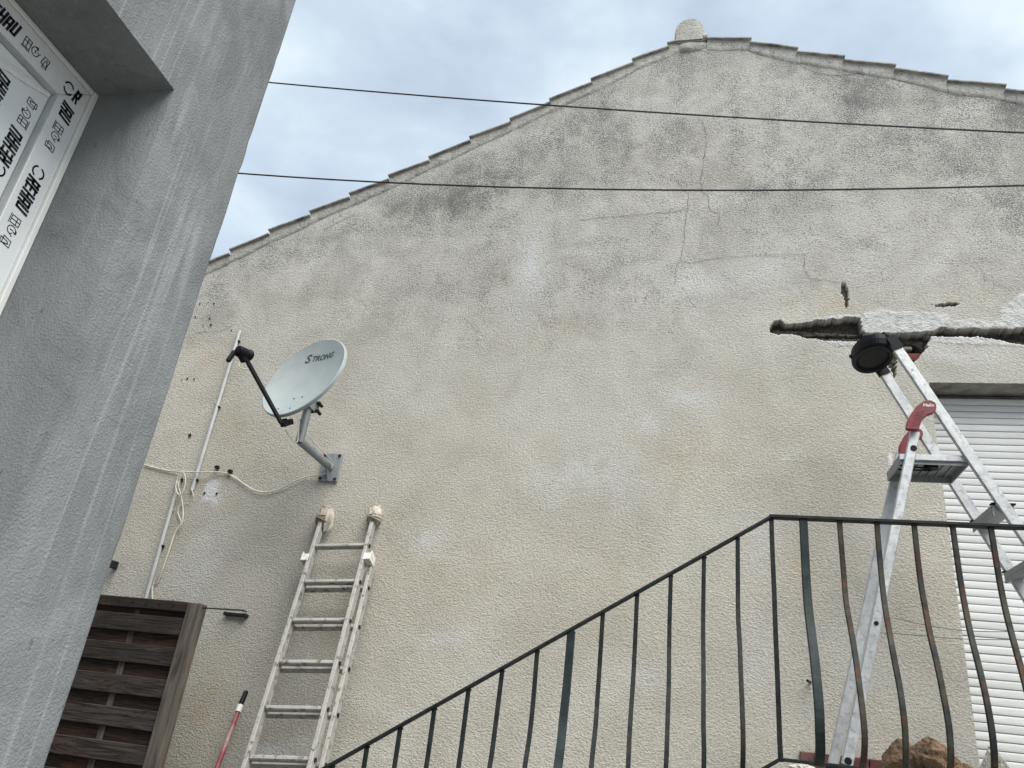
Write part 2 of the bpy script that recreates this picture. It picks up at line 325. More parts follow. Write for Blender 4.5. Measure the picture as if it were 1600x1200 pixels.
def make_wall():
    xs = axis([(X0, .40, .025), (.40, OPL, .005), (OPL, 1.96, .005), (1.96, OPR, .04), (OPR, X1, .06)])
    zs = axis([(-EYE, OPB, .05), (OPB, OPT, .025), (OPT, 2.62, .005), (2.62, 2.8, .02), (2.8, 5.0, .03)])
    X, Z = np.meshgrid(xs, zs); top = roofz(X)-.05
    zt = 2.62; up = Z > zt; Zm = np.where(up, zt+(Z-zt)*(np.maximum(top, zt+.01)-zt)/(5.0-zt), Z); Z = Zm
    wx = X+.03*(fbm(X, Z, 30, 3)-.5)+.014*(fbm(X, Z, 110, 2)-.5); wz = Z+.010*(fbm(X+5, Z, 30, 3)-.5)+.012*(fbm(X+9, Z, 110, 2)-.5)
    CAV = [(0.464, 2.415), (0.483, 2.45), (0.516, 2.459), (0.548, 2.437), (0.591, 2.432), (0.645, 2.44), (0.692, 2.449), (0.718, 2.462), (0.771, 2.457), (0.806, 2.465), (0.852, 2.469), (0.885, 2.478), (0.93, 2.473), (0.961, 2.473), (0.96, 2.417), (0.971, 2.374), (0.981, 2.37), (1.144, 2.37), (1.279, 2.373), (1.357, 2.386), (1.382, 2.402), (1.408, 2.406), (1.43, 2.394), (1.496, 2.394), (1.545, 2.402), (1.609, 2.393), (1.721, 2.393), (1.77, 2.401), (1.803, 2.409), (1.865, 2.4), (2.108, 2.367), (2.158, 2.312), (2.09, 2.272), (1.786, 2.295), (1.664, 2.324), (1.634, 2.336), (1.571, 2.348), (1.49, 2.348), (1.392, 2.348), (1.31, 2.353), (1.276, 2.344), (1.154, 2.332), (1.072, 2.319), (0.936, 2.319), (0.797, 2.319), (0.728, 2.328), (0.665, 2.337), (0.624, 2.358), (0.553, 2.371), (0.488, 2.367), (0.463, 2.38)]
    UP = [(0.464, 2.411), (0.59, 2.41), (0.732, 2.397), (0.802, 2.392), (0.975, 2.379), (1.142, 2.349), (1.308, 2.34), (1.393, 2.357), (1.507, 2.356), (1.796, 2.36), (2.128, 2.312)]
    SL = [(0.624, 2.362), (0.8, 2.36), (1.143, 2.361), (1.352, 2.377), (1.411, 2.369), (1.605, 2.364), (1.795, 2.352), (2.129, 2.316)]
    HOLE = [(1.091, 2.34), (1.316, 2.348), (1.303, 2.291), (1.276, 2.25), (1.25, 2.221), (1.22, 2.184), (1.177, 2.188), (1.154, 2.221), (1.129, 2.2), (1.12, 2.147), (1.107, 2.079), (1.093, 2.135), (1.078, 2.192), (1.08, 2.257)]
    GA = [(0.872, 2.709), (0.897, 2.713), (0.905, 2.672), (0.905, 2.614), (0.909, 2.578), (0.899, 2.539), (0.883, 2.561), (0.878, 2.637)]
    GB = [(1.346, 2.564), (1.373, 2.559), (1.4, 2.563), (1.468, 2.571), (1.507, 2.566), (1.489, 2.554), (1.414, 2.544), (1.372, 2.551)]
    PL = [[(0.961, 2.469), (0.991, 2.503), (1.074, 2.537), (1.158, 2.514), (1.327, 2.508), (1.419, 2.499), (1.453, 2.448), (1.553, 2.46), (1.646, 2.426), (1.7, 2.467), (1.7, 2.539), (1.765, 2.58), (1.839, 2.643), (2.034, 2.661), (1.987, 2.384), (1.803, 2.405), (1.415, 2.406), (1.279, 2.373), (0.981, 2.37)], [(0.671, 2.449), (0.718, 2.475), (0.79, 2.487), (0.879, 2.5), (0.962, 2.486), (0.961, 2.469), (0.806, 2.457)], [(0.746, 2.328), (0.936, 2.319), (0.933, 2.286), (0.796, 2.29)], [(1.316, 2.348), (1.571, 2.348), (1.664, 2.324), (1.786, 2.295), (1.784, 2.279), (1.596, 2.295), (1.468, 2.303), (1.322, 2.315)]]
    sub = (X > .3) & (X < 2.3) & (Z > 1.9) & (Z < 2.75)
    dep = .004*(fbm(X, Z, 3, 3)-.5)*2; expo = np.zeros_like(X); plas = np.zeros_like(X)
    xs_, zs_ = wx[sub], wz[sub]; d = dep[sub]; e = expo[sub]; p = plas[sub]
    for q in PL: p = np.maximum(p, inpoly(xs_, zs_, q))
    d = d - p*(.006*fbm(xs_, zs_, 30, 3)+.004*fbm(xs_, zs_, 110, 2)-.003)
    rough = .014*(fbm(xs_, zs_*1.5, 45, 3)-.5)+.010*(fbm(xs_, zs_, 120, 2)-.5)
    c = inpoly(xs_, zs_, CAV); upz = np.interp(xs_, [a for a, b in UP], [b for a, b in UP]); slz = np.interp(xs_, [a for a, b in SL], [b for a, b in SL])
    dd = np.where(zs_ > upz, .066, .034)+rough; dd = np.where(np.abs(zs_-slz) < .007, .095, dd)
    dd = np.where((xs_ > 1.26) & (np.abs(zs_-slz) < .02), .08, dd)
    d = np.where(c, dd, d); e = np.where(c, 1, e); p = np.where(c, 0, p)
    c = inpoly(xs_, zs_, HOLE); hc = np.hypot((xs_-1.215)/.9, zs_-2.26) < .06
    d = np.where(c, np.where(hc, .13, .045)+rough, d); e = np.where(c, 1, e); p = np.where(c, 0, p)
    for q in (GA, GB):
        c = inpoly(xs_, zs_, q); d = np.where(c, .02+rough, d); e = np.where(c, .95, e); p = np.where(c, 0, p)
    dep[sub] = d; expo[sub] = e; plas[sub] = p
    lay = {'d': np.zeros_like(X), 'p': np.zeros_like(X), 't': np.zeros_like(X)}
    sx = X+.16*(fbm(X, Z, 2.2, 4)-.5)+.05*(fbm(X, Z, 11, 3)-.5); sz = Z+.16*(fbm(X+31, Z, 2.2, 4)-.5)+.07*(fbm(X+13, Z, 9, 3)-.5)
    for k, cx, cz, ax, az, bx, bz, s in [('d', -1.575, 3.537, 0.596, 0.347, 0.105, -0.199, 1.0), ('d', -0.964, 3.998, 0.603, 0.352, 0.075, -0.166, 0.65), ('d', -2.039, 3.417, 0.4, 0.233, 0.067, -0.116, 0.6), ('d', -2.804, 3.022, 0.567, 0.313, 0.118, -0.177, 0.4), ('d', -1.304, 2.873, 0.2, -0.025, 0.026, -0.538, 0.5), ('d', -1.581, 2.626, 0.395, -0.005, 0.044, -0.292, 0.35), ('d', -0.409, 3.868, 0.647, -0.047, 0.014, -0.34, 0.5), ('d', 1.115, 4.204, 0.216, -0.021, -0.024, -0.309, 0.95), ('d', 1.255, 3.773, 0.298, -0.022, -0.026, -0.287, 0.75), ('d', 0.635, 3.469, 0.497, -0.028, -0.008, -0.18, 0.55), ('d', 1.479, 4.284, 0.496, -0.2, -0.026, -0.11, 0.8), ('d', 2.01, 4.009, 0.142, -0.013, -0.035, -0.237, 0.95), ('d', 1.89, 3.204, 0.201, -0.009, -0.048, -0.321, 0.6), ('d', 0.893, 4.557, 0.689, -0.279, -0.021, -0.106, 0.6), ('d', -0.023, 4.564, 0.4, -0.043, 0.003, -0.251, 0.4), ('d', -0.8, 2.567, 0.799, -0.009, 0.023, -0.28, 0.3), ('d', 0.274, 3.28, 0.544, -0.025, -0.004, -0.301, 0.35), ('d', -3.342, 2.65, 0.257, -0.004, 0.096, -0.315, 0.3), ('d', -0.494, 2.953, 0.488, -0.015, 0.013, -0.247, 0.35), ('d', 1.623, 3.564, 0.283, -0.018, -0.036, -0.297, 0.5), ('d', 0.702, 4.068, 0.322, -0.028, -0.023, -0.497, 0.35), ('d', 0.283, 3.988, 0.209, -0.017, -0.007, -0.552, 0.3), ('d', -2.194, 2.482, 0.546, -0.004, 0.041, -0.197, 0.25), ('d', -1.06, 1.201, 0.727, 0.037, 0.013, -0.112, 0.12), ('d', -0.881, 3.555, 0.39, 0.065, 0.043, -0.193, 0.5), ('d', -2.758, 2.642, 0.397, 0.116, 0.076, -0.151, 0.35), ('p', -1.078, 2.817, 0.104, -0.013, 0.01, -0.342, 0.95), ('p', -1.143, 2.62, 0.171, -0.002, 0.016, -0.145, 0.5), ('p', -0.505, 1.437, 0.34, 0.014, 0.013, -0.206, 0.6), ('p', 0.036, 2.744, 0.212, -0.004, 0.001, -0.117, 0.45), ('p', 0.005, 1.97, 0.181, 0.003, 0.001, -0.114, 0.55), ('p', -0.248, 1.821, 0.255, 0.006, 0.004, -0.121, 0.4), ('p', -1.467, 0.973, 0.159, 0.01, 0.017, -0.102, 0.55), ('p', -1.256, 0.462, 0.212, 0.018, 0.007, -0.046, 0.4), ('p', -2.125, -0.143, 0.217, 0.023, 0.011, -0.042, 0.9), ('p', -2.87, 0.751, 0.123, -0.019, 0.004, -0.324, 0.45), ('p', 0.344, 1.134, 0.097, 0.006, -0.003, -0.153, 0.45), ('p', -0.231, 0.409, 0.221, 0.02, 0.005, -0.121, 0.35), ('p', 0.346, 0.552, 0.121, 0.011, -0.006, -0.237, 0.4), ('p', -1.472, 0.043, 0.07, 0.007, 0.011, -0.06, 0.5), ('p', -1.018, 0.274, 0.169, 0.016, 0.014, -0.107, 0.35), ('p', -1.514, -0.113, 0.205, 0.022, 0.011, -0.058, 0.3), ('p', 1.392, 2.21, 0.254, -0.01, -0.008, -0.056, 0.5), ('p', -0.196, 4.147, 0.394, -0.034, 0.006, -0.237, 0.25), ('p', -1.831, 2.006, 0.258, 0.004, 0.033, -0.178, 0.25), ('p', 0.753, 0.647, 0.117, 0.01, -0.012, -0.179, 0.2), ('p', -2.841, 2.04, 0.142, 0.002, 0.077, -0.279, 0.2), ('p', -0.819, 1.849, 0.308, 0.007, 0.018, -0.206, 0.25), ('p', 0.382, 2.831, 0.225, -0.006, -0.004, -0.187, 0.3), ('p', -0.579, 4.558, 0.25, 0.138, 0.046, -0.121, 0.35), ('p', -2.59, 3.414, 0.408, 0.238, 0.048, -0.076, 0.5), ('p', -1.769, 3.875, 0.41, 0.24, 0.042, -0.079, 0.5), ('t', -2.571, 0.061, 0.104, -0.005, 0.019, -0.206, 0.75), ('t', 0.779, 2.594, 0.265, -0.004, -0.007, -0.123, 0.6), ('t', 0.009, 1.591, 0.209, 0.007, 0.003, -0.262, 0.4), ('t', -1.235, 2.67, 0.151, -0.002, 0.035, -0.29, 0.4), ('t', 0.515, 1.009, 0.109, 0.007, -0.006, -0.147, 0.5), ('t', 1.503, 2.584, 0.262, -0.004, -0.011, -0.094, 0.4), ('t', -0.908, 2.379, 0.484, -0.001, 0.006, -0.065, 0.35), ('t', -1.309, 0.819, 0.543, 0.037, 0.061, -0.406, 0.3), ('t', -0.591, 0.868, 0.509, 0.035, 0.02, -0.267, 0.25), ('t', -3.224, 2.183, 0.295, 0.002, 0.089, -0.291, 0.4), ('t', 0.75, 0.188, 0.249, 0.027, -0.008, -0.108, 0.3), ('t', -2.964, 1.802, 0.187, 0.004, 0.105, -0.356, 0.3), ('t', 1.059, 0.824, 0.116, 0.009, -0.027, -0.271, 0.25), ('t', -0.146, 3.906, 0.511, -0.039, 0.009, -0.448, 0.2)]:
        det = ax*bz-bx*az; u = ((sx-cx)*bz-(sz-cz)*bx)/det; v = ((sz-cz)*ax-(sx-cx)*az)/det
        r = np.sqrt(u*u+v*v); lay[k] = np.maximum(lay[k], s*np.clip((1.6-r)/1.45, 0, 1)**1.4)
    lay['p'] = np.where(inpoly(X+.015*(fbm(X, Z, 20)-.5), Z, [(-2.99, 1.304), (-2.876, 1.317), (-2.875, 1.224), (-2.87, 1.15), (-2.908, 1.156), (-2.996, 1.177)]), 1, lay['p'])
    drip = fbm(X*5, Z*.45, 1.6, 4); lay['d'] = np.clip(.72*lay['d']*(.5+1.0*drip)+.34*np.clip((Z-2.3)/1.4, 0, 1)*drip, 0, 1)
    lay['d'] = np.clip(lay['d']+.5*np.clip(1-(top-Z)/.35, 0, 1)*np.clip(fbm(X, Z, 3)*2-.7, 0, 1), 0, 1)
    grey = np.clip((Z-1.1+1.0*(fbm(X, Z, 1.1)-.5))/1.7, 0, 1)
    n_, m_ = X.shape; co = np.stack([X, WY+dep-WY, Z+EYE], -1).reshape(-1, 3)
    idx = np.arange(n_*m_).reshape(n_, m_); q = np.stack([idx[:-1, :-1], idx[:-1, 1:], idx[1:, 1:], idx[1:, :-1]], -1)
    cx = (X[:-1, :-1]+X[1:, 1:])/2; cz = (Z[:-1, :-1]+Z[1:, 1:])/2
    keep = ~((cx > OPL) & (cx < OPR) & (cz > OPB) & (cz < OPT)); q = q[keep].reshape(-1, 4)
    me = bpy.data.meshes.new('wall'); me.vertices.add(len(co)); me.vertices.foreach_set('co', co.ravel().astype(np.float32))
    me.loops.add(len(q)*4); me.loops.foreach_set('vertex_index', q.ravel().astype(np.int32)); me.polygons.add(len(q))
    me.polygons.foreach_set('loop_start', np.arange(0, len(q)*4, 4, dtype=np.int32)); me.update(calc_edges=True)
    for nm, ch in (('stains', (lay['d'], lay['p'], lay['t'])), ('repair', (expo, plas, grey))):
        at = me.color_attributes.new(nm, 'FLOAT_COLOR', 'POINT'); at.data.foreach_set('color', np.stack(list(ch)+[np.ones_like(X)], -1).astype(np.float32).ravel())
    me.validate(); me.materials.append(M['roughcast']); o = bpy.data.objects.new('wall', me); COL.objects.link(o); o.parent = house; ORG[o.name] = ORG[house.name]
    return o
wall = make_wall()
# hairline cracks: narrow ragged slits following the render
for k, c in enumerate([[(0.056, 4.077), (0.082, 3.975), (0.087, 3.86), (0.066, 3.72), (0.062, 3.638), (0.05, 3.529), (0.059, 3.448), (0.1, 3.419), (0.101, 3.33), (0.121, 3.287), (0.173, 3.264), (0.161, 3.172)], [(-0.028, 3.453), (-0.034, 3.294), (-0.049, 3.166), (-0.051, 3.039), (-0.069, 2.94), (-0.077, 2.901), (-0.005, 2.885), (0.074, 2.902), (0.152, 2.919), (0.269, 2.925), (0.404, 2.931), (0.537, 2.932), (0.68, 2.932)], [(-0.034, 3.315), (-0.133, 3.288), (-0.258, 3.284), (-0.405, 3.275), (-0.596, 3.267), (-0.747, 3.247)], [(-0.077, 2.901), (-0.1, 2.843), (-0.101, 2.723)], [(0.68, 2.932), (0.667, 2.824), (0.7, 2.749), (0.787, 2.738), (0.865, 2.718)], [(0.722, 4.526), (0.844, 4.433), (0.967, 4.408), (1.091, 4.413), (1.23, 4.381), (1.326, 4.329), (1.439, 4.277), (1.553, 4.254), (1.696, 4.16), (1.843, 4.134), (2.05, 4.032)], [(-0.229, 4.729), (-0.109, 4.768), (0.02, 4.779), (0.112, 4.716)], [(-0.468, 4.71), (-0.352, 4.783), (-0.212, 4.813)], [(-3.447, 2.905), (-3.387, 2.971), (-3.313, 3.025), (-3.154, 3.078), (-3.255, 3.007)], [(-2.628, 3.242), (-2.472, 3.339), (-2.404, 3.376)], [(-2.186, 3.678), (-2.032, 3.657), (-1.886, 3.613)], [(-3.409, 2.386), (-3.239, 2.396), (-3.165, 2.416), (-3.144, 2.447)], [(0.967, 4.408), (1.045, 4.34), (1.132, 4.308), (1.207, 4.253)]]):
    mb = MB(); pts = []; 
    for a, b in zip(c[:-1], c[1:]):
        n = max(2, int(math.dist(a, b)/.012))
        for j in range(n):
            t = j/n; pts.append((a[0]+(b[0]-a[0])*t+random.uniform(-1, 1)*.004, a[1]+(b[1]-a[1])*t+random.uniform(-1, 1)*.004))
    pts.append(c[-1]); vs = []; fs = []
    for i, p in enumerate(pts):
        q0 = pts[max(i-1, 0)]; q1 = pts[min(i+1, len(pts)-1)]; dx, dz = q1[0]-q0[0], q1[1]-q0[1]; l = math.hypot(dx, dz) or 1
        w = random.uniform(.0007, .0021)*(1.5 if k in (5, 8) else 1); y = WY-.0045
        vs += [(p[0]-dz/l*w, y, p[1]+dx/l*w), (p[0]+dz/l*w, y, p[1]-dx/l*w)]
        if i: fs.append((2*i-2, 2*i-1, 2*i+1, 2*i))
    mb.add(vs, fs); mb.build('crack', 'crack_dark', wall)
for x, z, r in [(-3.449, 2.624, 0.009), (-3.334, 2.623, 0.009), (-3.332, 2.501, 0.01), (-3.306, 2.448, 0.012), (-3.366, 2.443, 0.007), (-3.45, 2.512, 0.008), (-3.395, 2.014, 0.007), (-3.358, 2.024, 0.011), (-3.302, 2.02, 0.009), (-3.204, 1.608, 0.019), (-2.975, 1.224, 0.012), (-2.888, 1.224, 0.012), (-3.156, 0.862, 0.012), (-3.157, 1.094, 0.006), (-3.13, 2.401, 0.009), (1.031, 1.309, 0.006)]:
    mb = MB(); n = 9; vs = [(x, WY-.0035, z)]; a0 = random.random()*6
    for j in range(n):
        a = a0+2*math.pi*j/n; k = r*random.uniform(.5, .9); vs.append((x+k*math.cos(a), WY-.0055, z+k*math.sin(a)*1.15))
    mb.add(vs, [(0, 1+j, 1+(j+1) % n) for j in range(n)]); mb.build('drill_hole', 'hole_dark', wall)
mb = MB(); mb.span((1.180, 4.243, 2.214), (1.272, 4.32, 2.266)); mb.build('brick', 'brick_red', wall, .006)
mb = MB(); mb.span((1.185, 4.25, 2.29), (1.235, 4.32, 2.315)); mb.build('brick', 'soffit_plaster', wall, .006)
# the other walls and the roof behind the gable
mb = MB(); mb.span((X0, WY+.005, -EYE), (X0+.2, 10.5, roofz(X0)-.1)); mb.span((X1-.2, WY+.005, -EYE), (X1, 10.5, roofz(X1)-.1)); mb.span((X0+.2, 10.3, -EYE), (X1-.2, 10.5, 2.8)); mb.build('outer_wall', 'wall_paint', house)
for a, b in (((-.05, roofz(-.05)-.04), (X0-.3, roofz(X0-.3)-.06)), ((-.05, roofz(-.05)-.04), (X1+.3, roofz(X1+.3)-.06))):
    mb = MB(); mb.bar((a[0], 7.4, a[1]-.03), (b[0], 7.4, b[1]-.03), .05, 6.3); mb.build('roof', 'clay_tile', house)
def verge(P, Q, side):
    """one verge tile bedded in mortar: P its lower end, Q its upper end (x, z)"""
    a = Vector((P[0], 0, P[1])); b = Vector((Q[0], 0, Q[1]-.038)); d = (b-a).normalized(); a = a-d*.012; n = Vector((-d.z, 0, d.x)) if side < 0 else Vector((d.z, 0, -d.x))
    if n.z < 0: n = -n
    secs = [(4.168, -.010), (4.1675, -.001), (4.17, .001), (4.21, .004), (4.26, .003), (4.32, -.01), (4.36, -.04), (4.345, -.05), (4.30, -.028), (4.24, -.016), (4.19, -.016)]
    mb = MB(); vs = []; K = 4
    for i in range(K+1):
        c = a+(b-a)*(i/K); j = random.uniform(-.002, .002)
        for y, h in secs: vs.append((c.x+n.x*(h+j), y, c.z+n.z*(h+j)))
    m = len(secs); fs = [(i*m+j, i*m+(j+1) % m, (i+1)*m+(j+1) % m, (i+1)*m+j) for i in range(K) for j in range(m)]
    fs += [tuple(range(m-1, -1, -1)), tuple(range(K*m, (K+1)*m))]; mb.add(vs, fs)
    t = mb.build('verge_tile', 'clay_tile', house)
    # mortar face under the tile: its foot runs on from one tile to the next along the slope of the wall
    mb = MB(); vs = []; K = 12; f0 = Vector((P[0], 0, P[1]-.022)); f1 = Vector((Q[0], 0, Q[1]-.022)); m = 7
    for i in range(K+1):
        t_ = i/K; nn = Vector((0, 0, 1)); top = a+(b-a)*t_+n*-.0095; base = f0+(f1-f0)*t_; low = base+nn*-(.118+.03*mnoise.noise(Vector((base.x*4, 1, 0))))
        top = Vector((low.x, 0, top.z+(low.x-top.x)*d.z/d.x))
        vs.append((top.x, 4.31, top.z))
        for q in range(m-1):
            c = top+(low-top)*(q/(m-2)); y = 4.186+.004*mnoise.noise(Vector((c.x*7, 2, c.z*7)))+q*.0016+(.016 if q == m-2 else 0)
            vs.append((c.x, y, c.z))
    fs = [(i*m+j, i*m+j+1, (i+1)*m+j+1, (i+1)*m+j) for i in range(K) for j in range(m-1)]
    mb.add(vs, fs); mb.build('mortar', 'verge_mortar', t, 0, True)
for P, Q in zip(TL[:-1], TL[1:]): verge(P, Q, -1)
verge(TL[-1], (-.05, TL[-1][1]+.07), -1)
TRr = TR+[(TR[-1][0]+.31*(k+1), TR[-1][1]-.122*(k+1)) for k in range(9)]
for P, Q in zip(TRr[1:], TRr[:-1]): verge(P, Q, 1)
def arch(w, h, n=14, e=.55): return [(w*math.cos(math.pi*j/n), h*max(0, math.sin(math.pi*j/n))**e) for j in range(n+1)]
mb = MB(); mb.prism([(x-.04, z+4.83) for x, z in arch(.110, .242)], (0, 4.166, 0), (1, 0, 0), (0, 0, 1), (0, .5, 0))
rt = mb.build('ridge_tile', 'verge_mortar', house, .012, False, 2)
mb = MB(); vs, fs = lump((-.03, 4.252, 4.815), (.17, .080, .085), 5, .22, 2.5); mb.add(vs, fs); vs, fs = lump((.068, 4.20, 4.88), (.028, .04, .035), 9, .25); mb.add(vs, fs)
mb.build('mortar', 'verge_mortar', rt, 0, True)
# opening with its roller shutter
mb = MB(); RV = 4.42
mb.add([(OPL, WY+.001, OPT), (OPR, WY+.001, OPT), (OPR, RV, OPT), (OPL, RV, OPT)], [(0, 1, 2, 3)])
mb.add([(OPL, WY+.001, OPB), (OPL, WY+.001, OPT), (OPL, RV, OPT), (OPL, RV, OPB)], [(0, 1, 2, 3)])
mb.add([(OPR, WY+.001, OPB), (OPR, WY+.001, OPT), (OPR, RV, OPT), (OPR, RV, OPB)], [(0, 3, 2, 1)])
mb.add([(OPL-.05, RV, OPB), (OPR+.05, RV, OPB), (OPR+.05, RV, OPT+.05), (OPL-.05, RV, OPT+.05)], [(0, 1, 2, 3)])
mb.build('reveal', 'soffit_plaster', house)
SY = 4.335; pitch = .0392
mb = MB(); mb.span((OPL+.002, SY+.018, OPB), (OPR-.002, SY+.026, OPT-.012)); sh = mb.build('roller_shutter', 'shutter_gap', house)
prof = [(.012, .0), (.003, .0004), (.0008, .003), (0, .010), (-.0002, .019), (.0004, .028), (.0016, .0345), (.004, .0372), (.012, .0376)]
mb = MB(); vs = []
for x in (OPL+.003, OPR-.003):
    for y, z in prof: vs.append((x, SY+y, z+OPB))
m = len(prof); mb.add(vs, [(j, j+1, m+j+1, m+j) for j in range(m-1)]+[tuple(range(m)), tuple(range(2*m-1, m-1, -1))])
s0 = mb.build('slat', 'shutter_slat', sh, 0, False)
for k in range(1, int((OPT-OPB-.02)/pitch)):
    s = s0.copy(); COL.objects.link(s); s.parent = sh; s.location = (random.uniform(-.001, .001), random.uniform(-.001, .001), pitch*k)
# red tile skirting along the landing
x = .519
while x < OPL-.02:
    w = min(.30, OPL-.005-x); mb = MB(); mb.span((x, 4.176, .032), (x+w-.004, 4.198, .1265)); mb.build('skirting_tile', 'red_tile', house, .003); x += w

# ---------------------------------------------------------------- plastered building on the left
LX, LY = -1.0, 1.213
nb = thing('plastered_building', 'grey cement plastered building corner with new window on the left', 'building', (LX, LY, -EYE))
WY0, WY1, WZ0, WZ1, RD = -.55, .956, -.15, 1.094, .178
def make_left():
    ys = axis([(-4, WY0, .2), (WY0, WY1-.06, .08), (WY1-.06, WY1-.006, .018), (WY1-.006, WY1, .006), (WY1, LY-.05, .03), (LY-.05, LY-.010, .02), (LY-.010, LY, .005)])
    zs = axis([(-EYE, WZ0, .1), (WZ0, WZ1, .035), (WZ1, WZ1+.006, .006), (WZ1+.006, 2.2, .03), (2.2, 4.2, .2)])
    Y, Z = np.meshgrid(ys, zs); X = np.full_like(Y, LX)+.0035*(fbm(Y, Z, 6, 3)-.5)
    Yd = Y.copy(); cr = Y > LY-.011; X = np.where(cr, X-.006*((Y-(LY-.010))/.010)**2, X)
    wob = .006*(fbm(Z*0+3, Z, 7, 3)-.5)-.012*np.clip(fbm(Z*0+11, Z, 22, 3)-.62, 0, 1); Yd = Yd+np.where(Y > LY-.03, wob, 0)
    n_, m_ = Y.shape; vs = [tuple(p) for p in np.stack([X, Yd, Z], -1).reshape(-1, 3)]; fs = []
    for i in range(n_-1):
        for j in range(m_-1):
            cy = (ys[j]+ys[j+1])/2; cz = (zs[i]+zs[i+1])/2
            if WY0 < cy < WY1 and WZ0 < cz < WZ1: continue
            fs.append((i*m_+j, i*m_+j+1, (i+1)*m_+j+1, (i+1)*m_+j))
    b = len(vs)                     # end wall leaves from the same ragged corner
    for i in range(n_): vs.append((-5.0, LY+.001, zs[i]))
    fs += [(i*m_+m_-1, b+i, b+i+1, (i+1)*m_+m_-1) for i in range(n_-1)]
    rv = MB()
    def reveal(edge):
        E_ = [vs[e] for e in edge]; k = len(E_)
        rv.add(E_+[(p[0]-RD-.2, p[1], p[2]) for p in E_], [(q, q+1, k+q+1, k+q) for q in range(k-1)])
    jy = int(np.argmin(abs(ys-WY1))); j0 = int(np.argmin(abs(ys-WY0))); i0 = int(np.argmin(abs(zs-WZ0))); i1 = int(np.argmin(abs(zs-WZ1)))
    reveal([i*m_+jy for i in range(i0, i1+1)]); reveal([i1*m_+j for j in range(j0, jy+1)]); reveal([i*m_+j0 for i in range(i0, i1+1)]); reveal([i0*m_+j for j in range(j0, jy+1)])
    mb = MB(); mb.add(vs, fs); mb.span((-5, -4, 4.2), (LX, LY, 4.3)); mb.build('wall', 'cement_skim', nb); rv.build('reveal', 'cement_reveal', nb)
make_left()
wx = LX-RD                                    # outer face of the window frame
win = MB(); fw = .061
y0, y1, z0, z1 = WY0+.012, WY1-.012, WZ0+.012, WZ1-.010
# frame of four lengths, mitred at the corners
def framebar(mb, a, b, c, d, xa, xb):
    vs = [(xa, *a), (xa, *b), (xa, *c), (xa, *d), (xb, *a), (xb, *b), (xb, *c), (xb, *d)]
    mb.add(vs, [(0,1,2,3), (7,6,5,4), (0,4,5,1), (1,5,6,2), (2,6,7,3), (3,7,4,0)])
framebar(win, (y1, z1), (y1, z0), (y1-fw, z0+fw), (y1-fw, z1-fw), wx, wx-.06)
window = win.build('window', 'white_film', nb, .002)
for q in (((y0, z1), (y1-.0006, z1), (y1-fw-.0006, z1-fw), (y0+fw, z1-fw)), ((y0, z0), (y0, z1-.0006), (y0+fw, z1-fw-.0006), (y0+fw, z0+fw)), ((y0+.0006, z0), (y1-.0006, z0), (y1-fw-.0006, z0+fw), (y0+fw+.0006, z0+fw))):
    mb = MB(); framebar(mb, *q, wx-.0004, wx-.06); mb.build('frame', 'white_film', window, .002)
mb = MB(); mb.span((wx-.03, y1+.0005, z0), (wx+.006, WY1-.0005, WZ1-.001)); mb.build('trim_strip', 'white_trim', window, .001)
mb = MB(); mb.span((wx-.03, y0, z1+.0005), (wx+.004, y1, WZ1-.0008)); mb.build('trim_strip', 'white_trim', window, .001)
mb = MB(); mb.span((wx-.0465, y1-fw-.0035, z0+fw), (wx-.0005, y1-fw-.0005, z1-fw)); mb.build('rebate', 'pvc_grey', window)
mb = MB(); mb.span((wx-.0465, y0+fw, z1-fw-.0035), (wx-.0005, y1-fw-.004, z1-fw-.0005)); mb.build('rebate', 'pvc_grey', window)
mb = MB(); mb.span((wx-.075, y0+fw-.01, z0+fw-.01), (wx-.014, y1-fw-.0042, z1-fw-.0042)); sash = mb.build('sash', 'white_film', window, .001)
# wrinkled strip of tape across the sash corner
mb = MB(); vs = []; fs = []; K = 26
for i in range(K+1):
    t = i/K; y = y1-fw-.006-.20*t; z = z1-fw-.008-.055*t
    for j in range(5):
        s_ = j/4-.5; vs.append((wx-.0125+.002*mnoise.noise(Vector((i*.5, j*.9, 2)))+.002*(1-abs(s_)*2), y, z+s_*(.010+.018*t)+.003*mnoise.noise(Vector((i*.4, 5, j)))))
fs = [(i*5+j, i*5+j+1, (i+1)*5+j+1, (i+1)*5+j) for i in range(K) for j in range(4)]; mb.add(vs, fs); mb.build('tape', 'white_trim', window, 0, True)
GL = {'R': [((0,0),(0,1)),((0,.9),(.75,.9)),((.75,1),(.75,.45)),((0,.48),(.75,.48)),((.42,.45),(.80,0))],
      'E': [((0,0),(0,1)),((0,.9),(.8,.9)),((0,.5),(.7,.5)),((0,.1),(.8,.1))],
      'H': [((0,0),(0,1)),((.75,0),(.75,1)),((0,.5),(.75,.5))],
      'A': [((0,0),(0,.9)),((.75,0),(.75,.9)),((0,.9),(.75,.9)),((0,.42),(.75,.42))],
      'U': [((0,.1),(0,1)),((.75,.1),(.75,1)),((0,.1),(.75,.1))]}
def logo(x, h):
    vs = []; fs = []; lw = .0147
    for i, ch in enumerate('REHAU'):
        v, f = strokes([[(x+i*lw+a[0]*.0112+a[1]*h*.16, a[1]*h) for a in ln] for ln in GL[ch]], .0049); k = len(vs); vs += v; fs += [tuple(q+k for q in t) for t in f]
    return vs, fs
def ring(x, h):
    L = []
    for a0, a1, w in ((35, 160, 1), (205, 330, 1)):
        L.append([(x+.011*math.cos(R(a0+(a1-a0)*j/8)), h*.5+.0125*math.sin(R(a0+(a1-a0)*j/8))) for j in range(9)])
    return strokes(L, .0032)
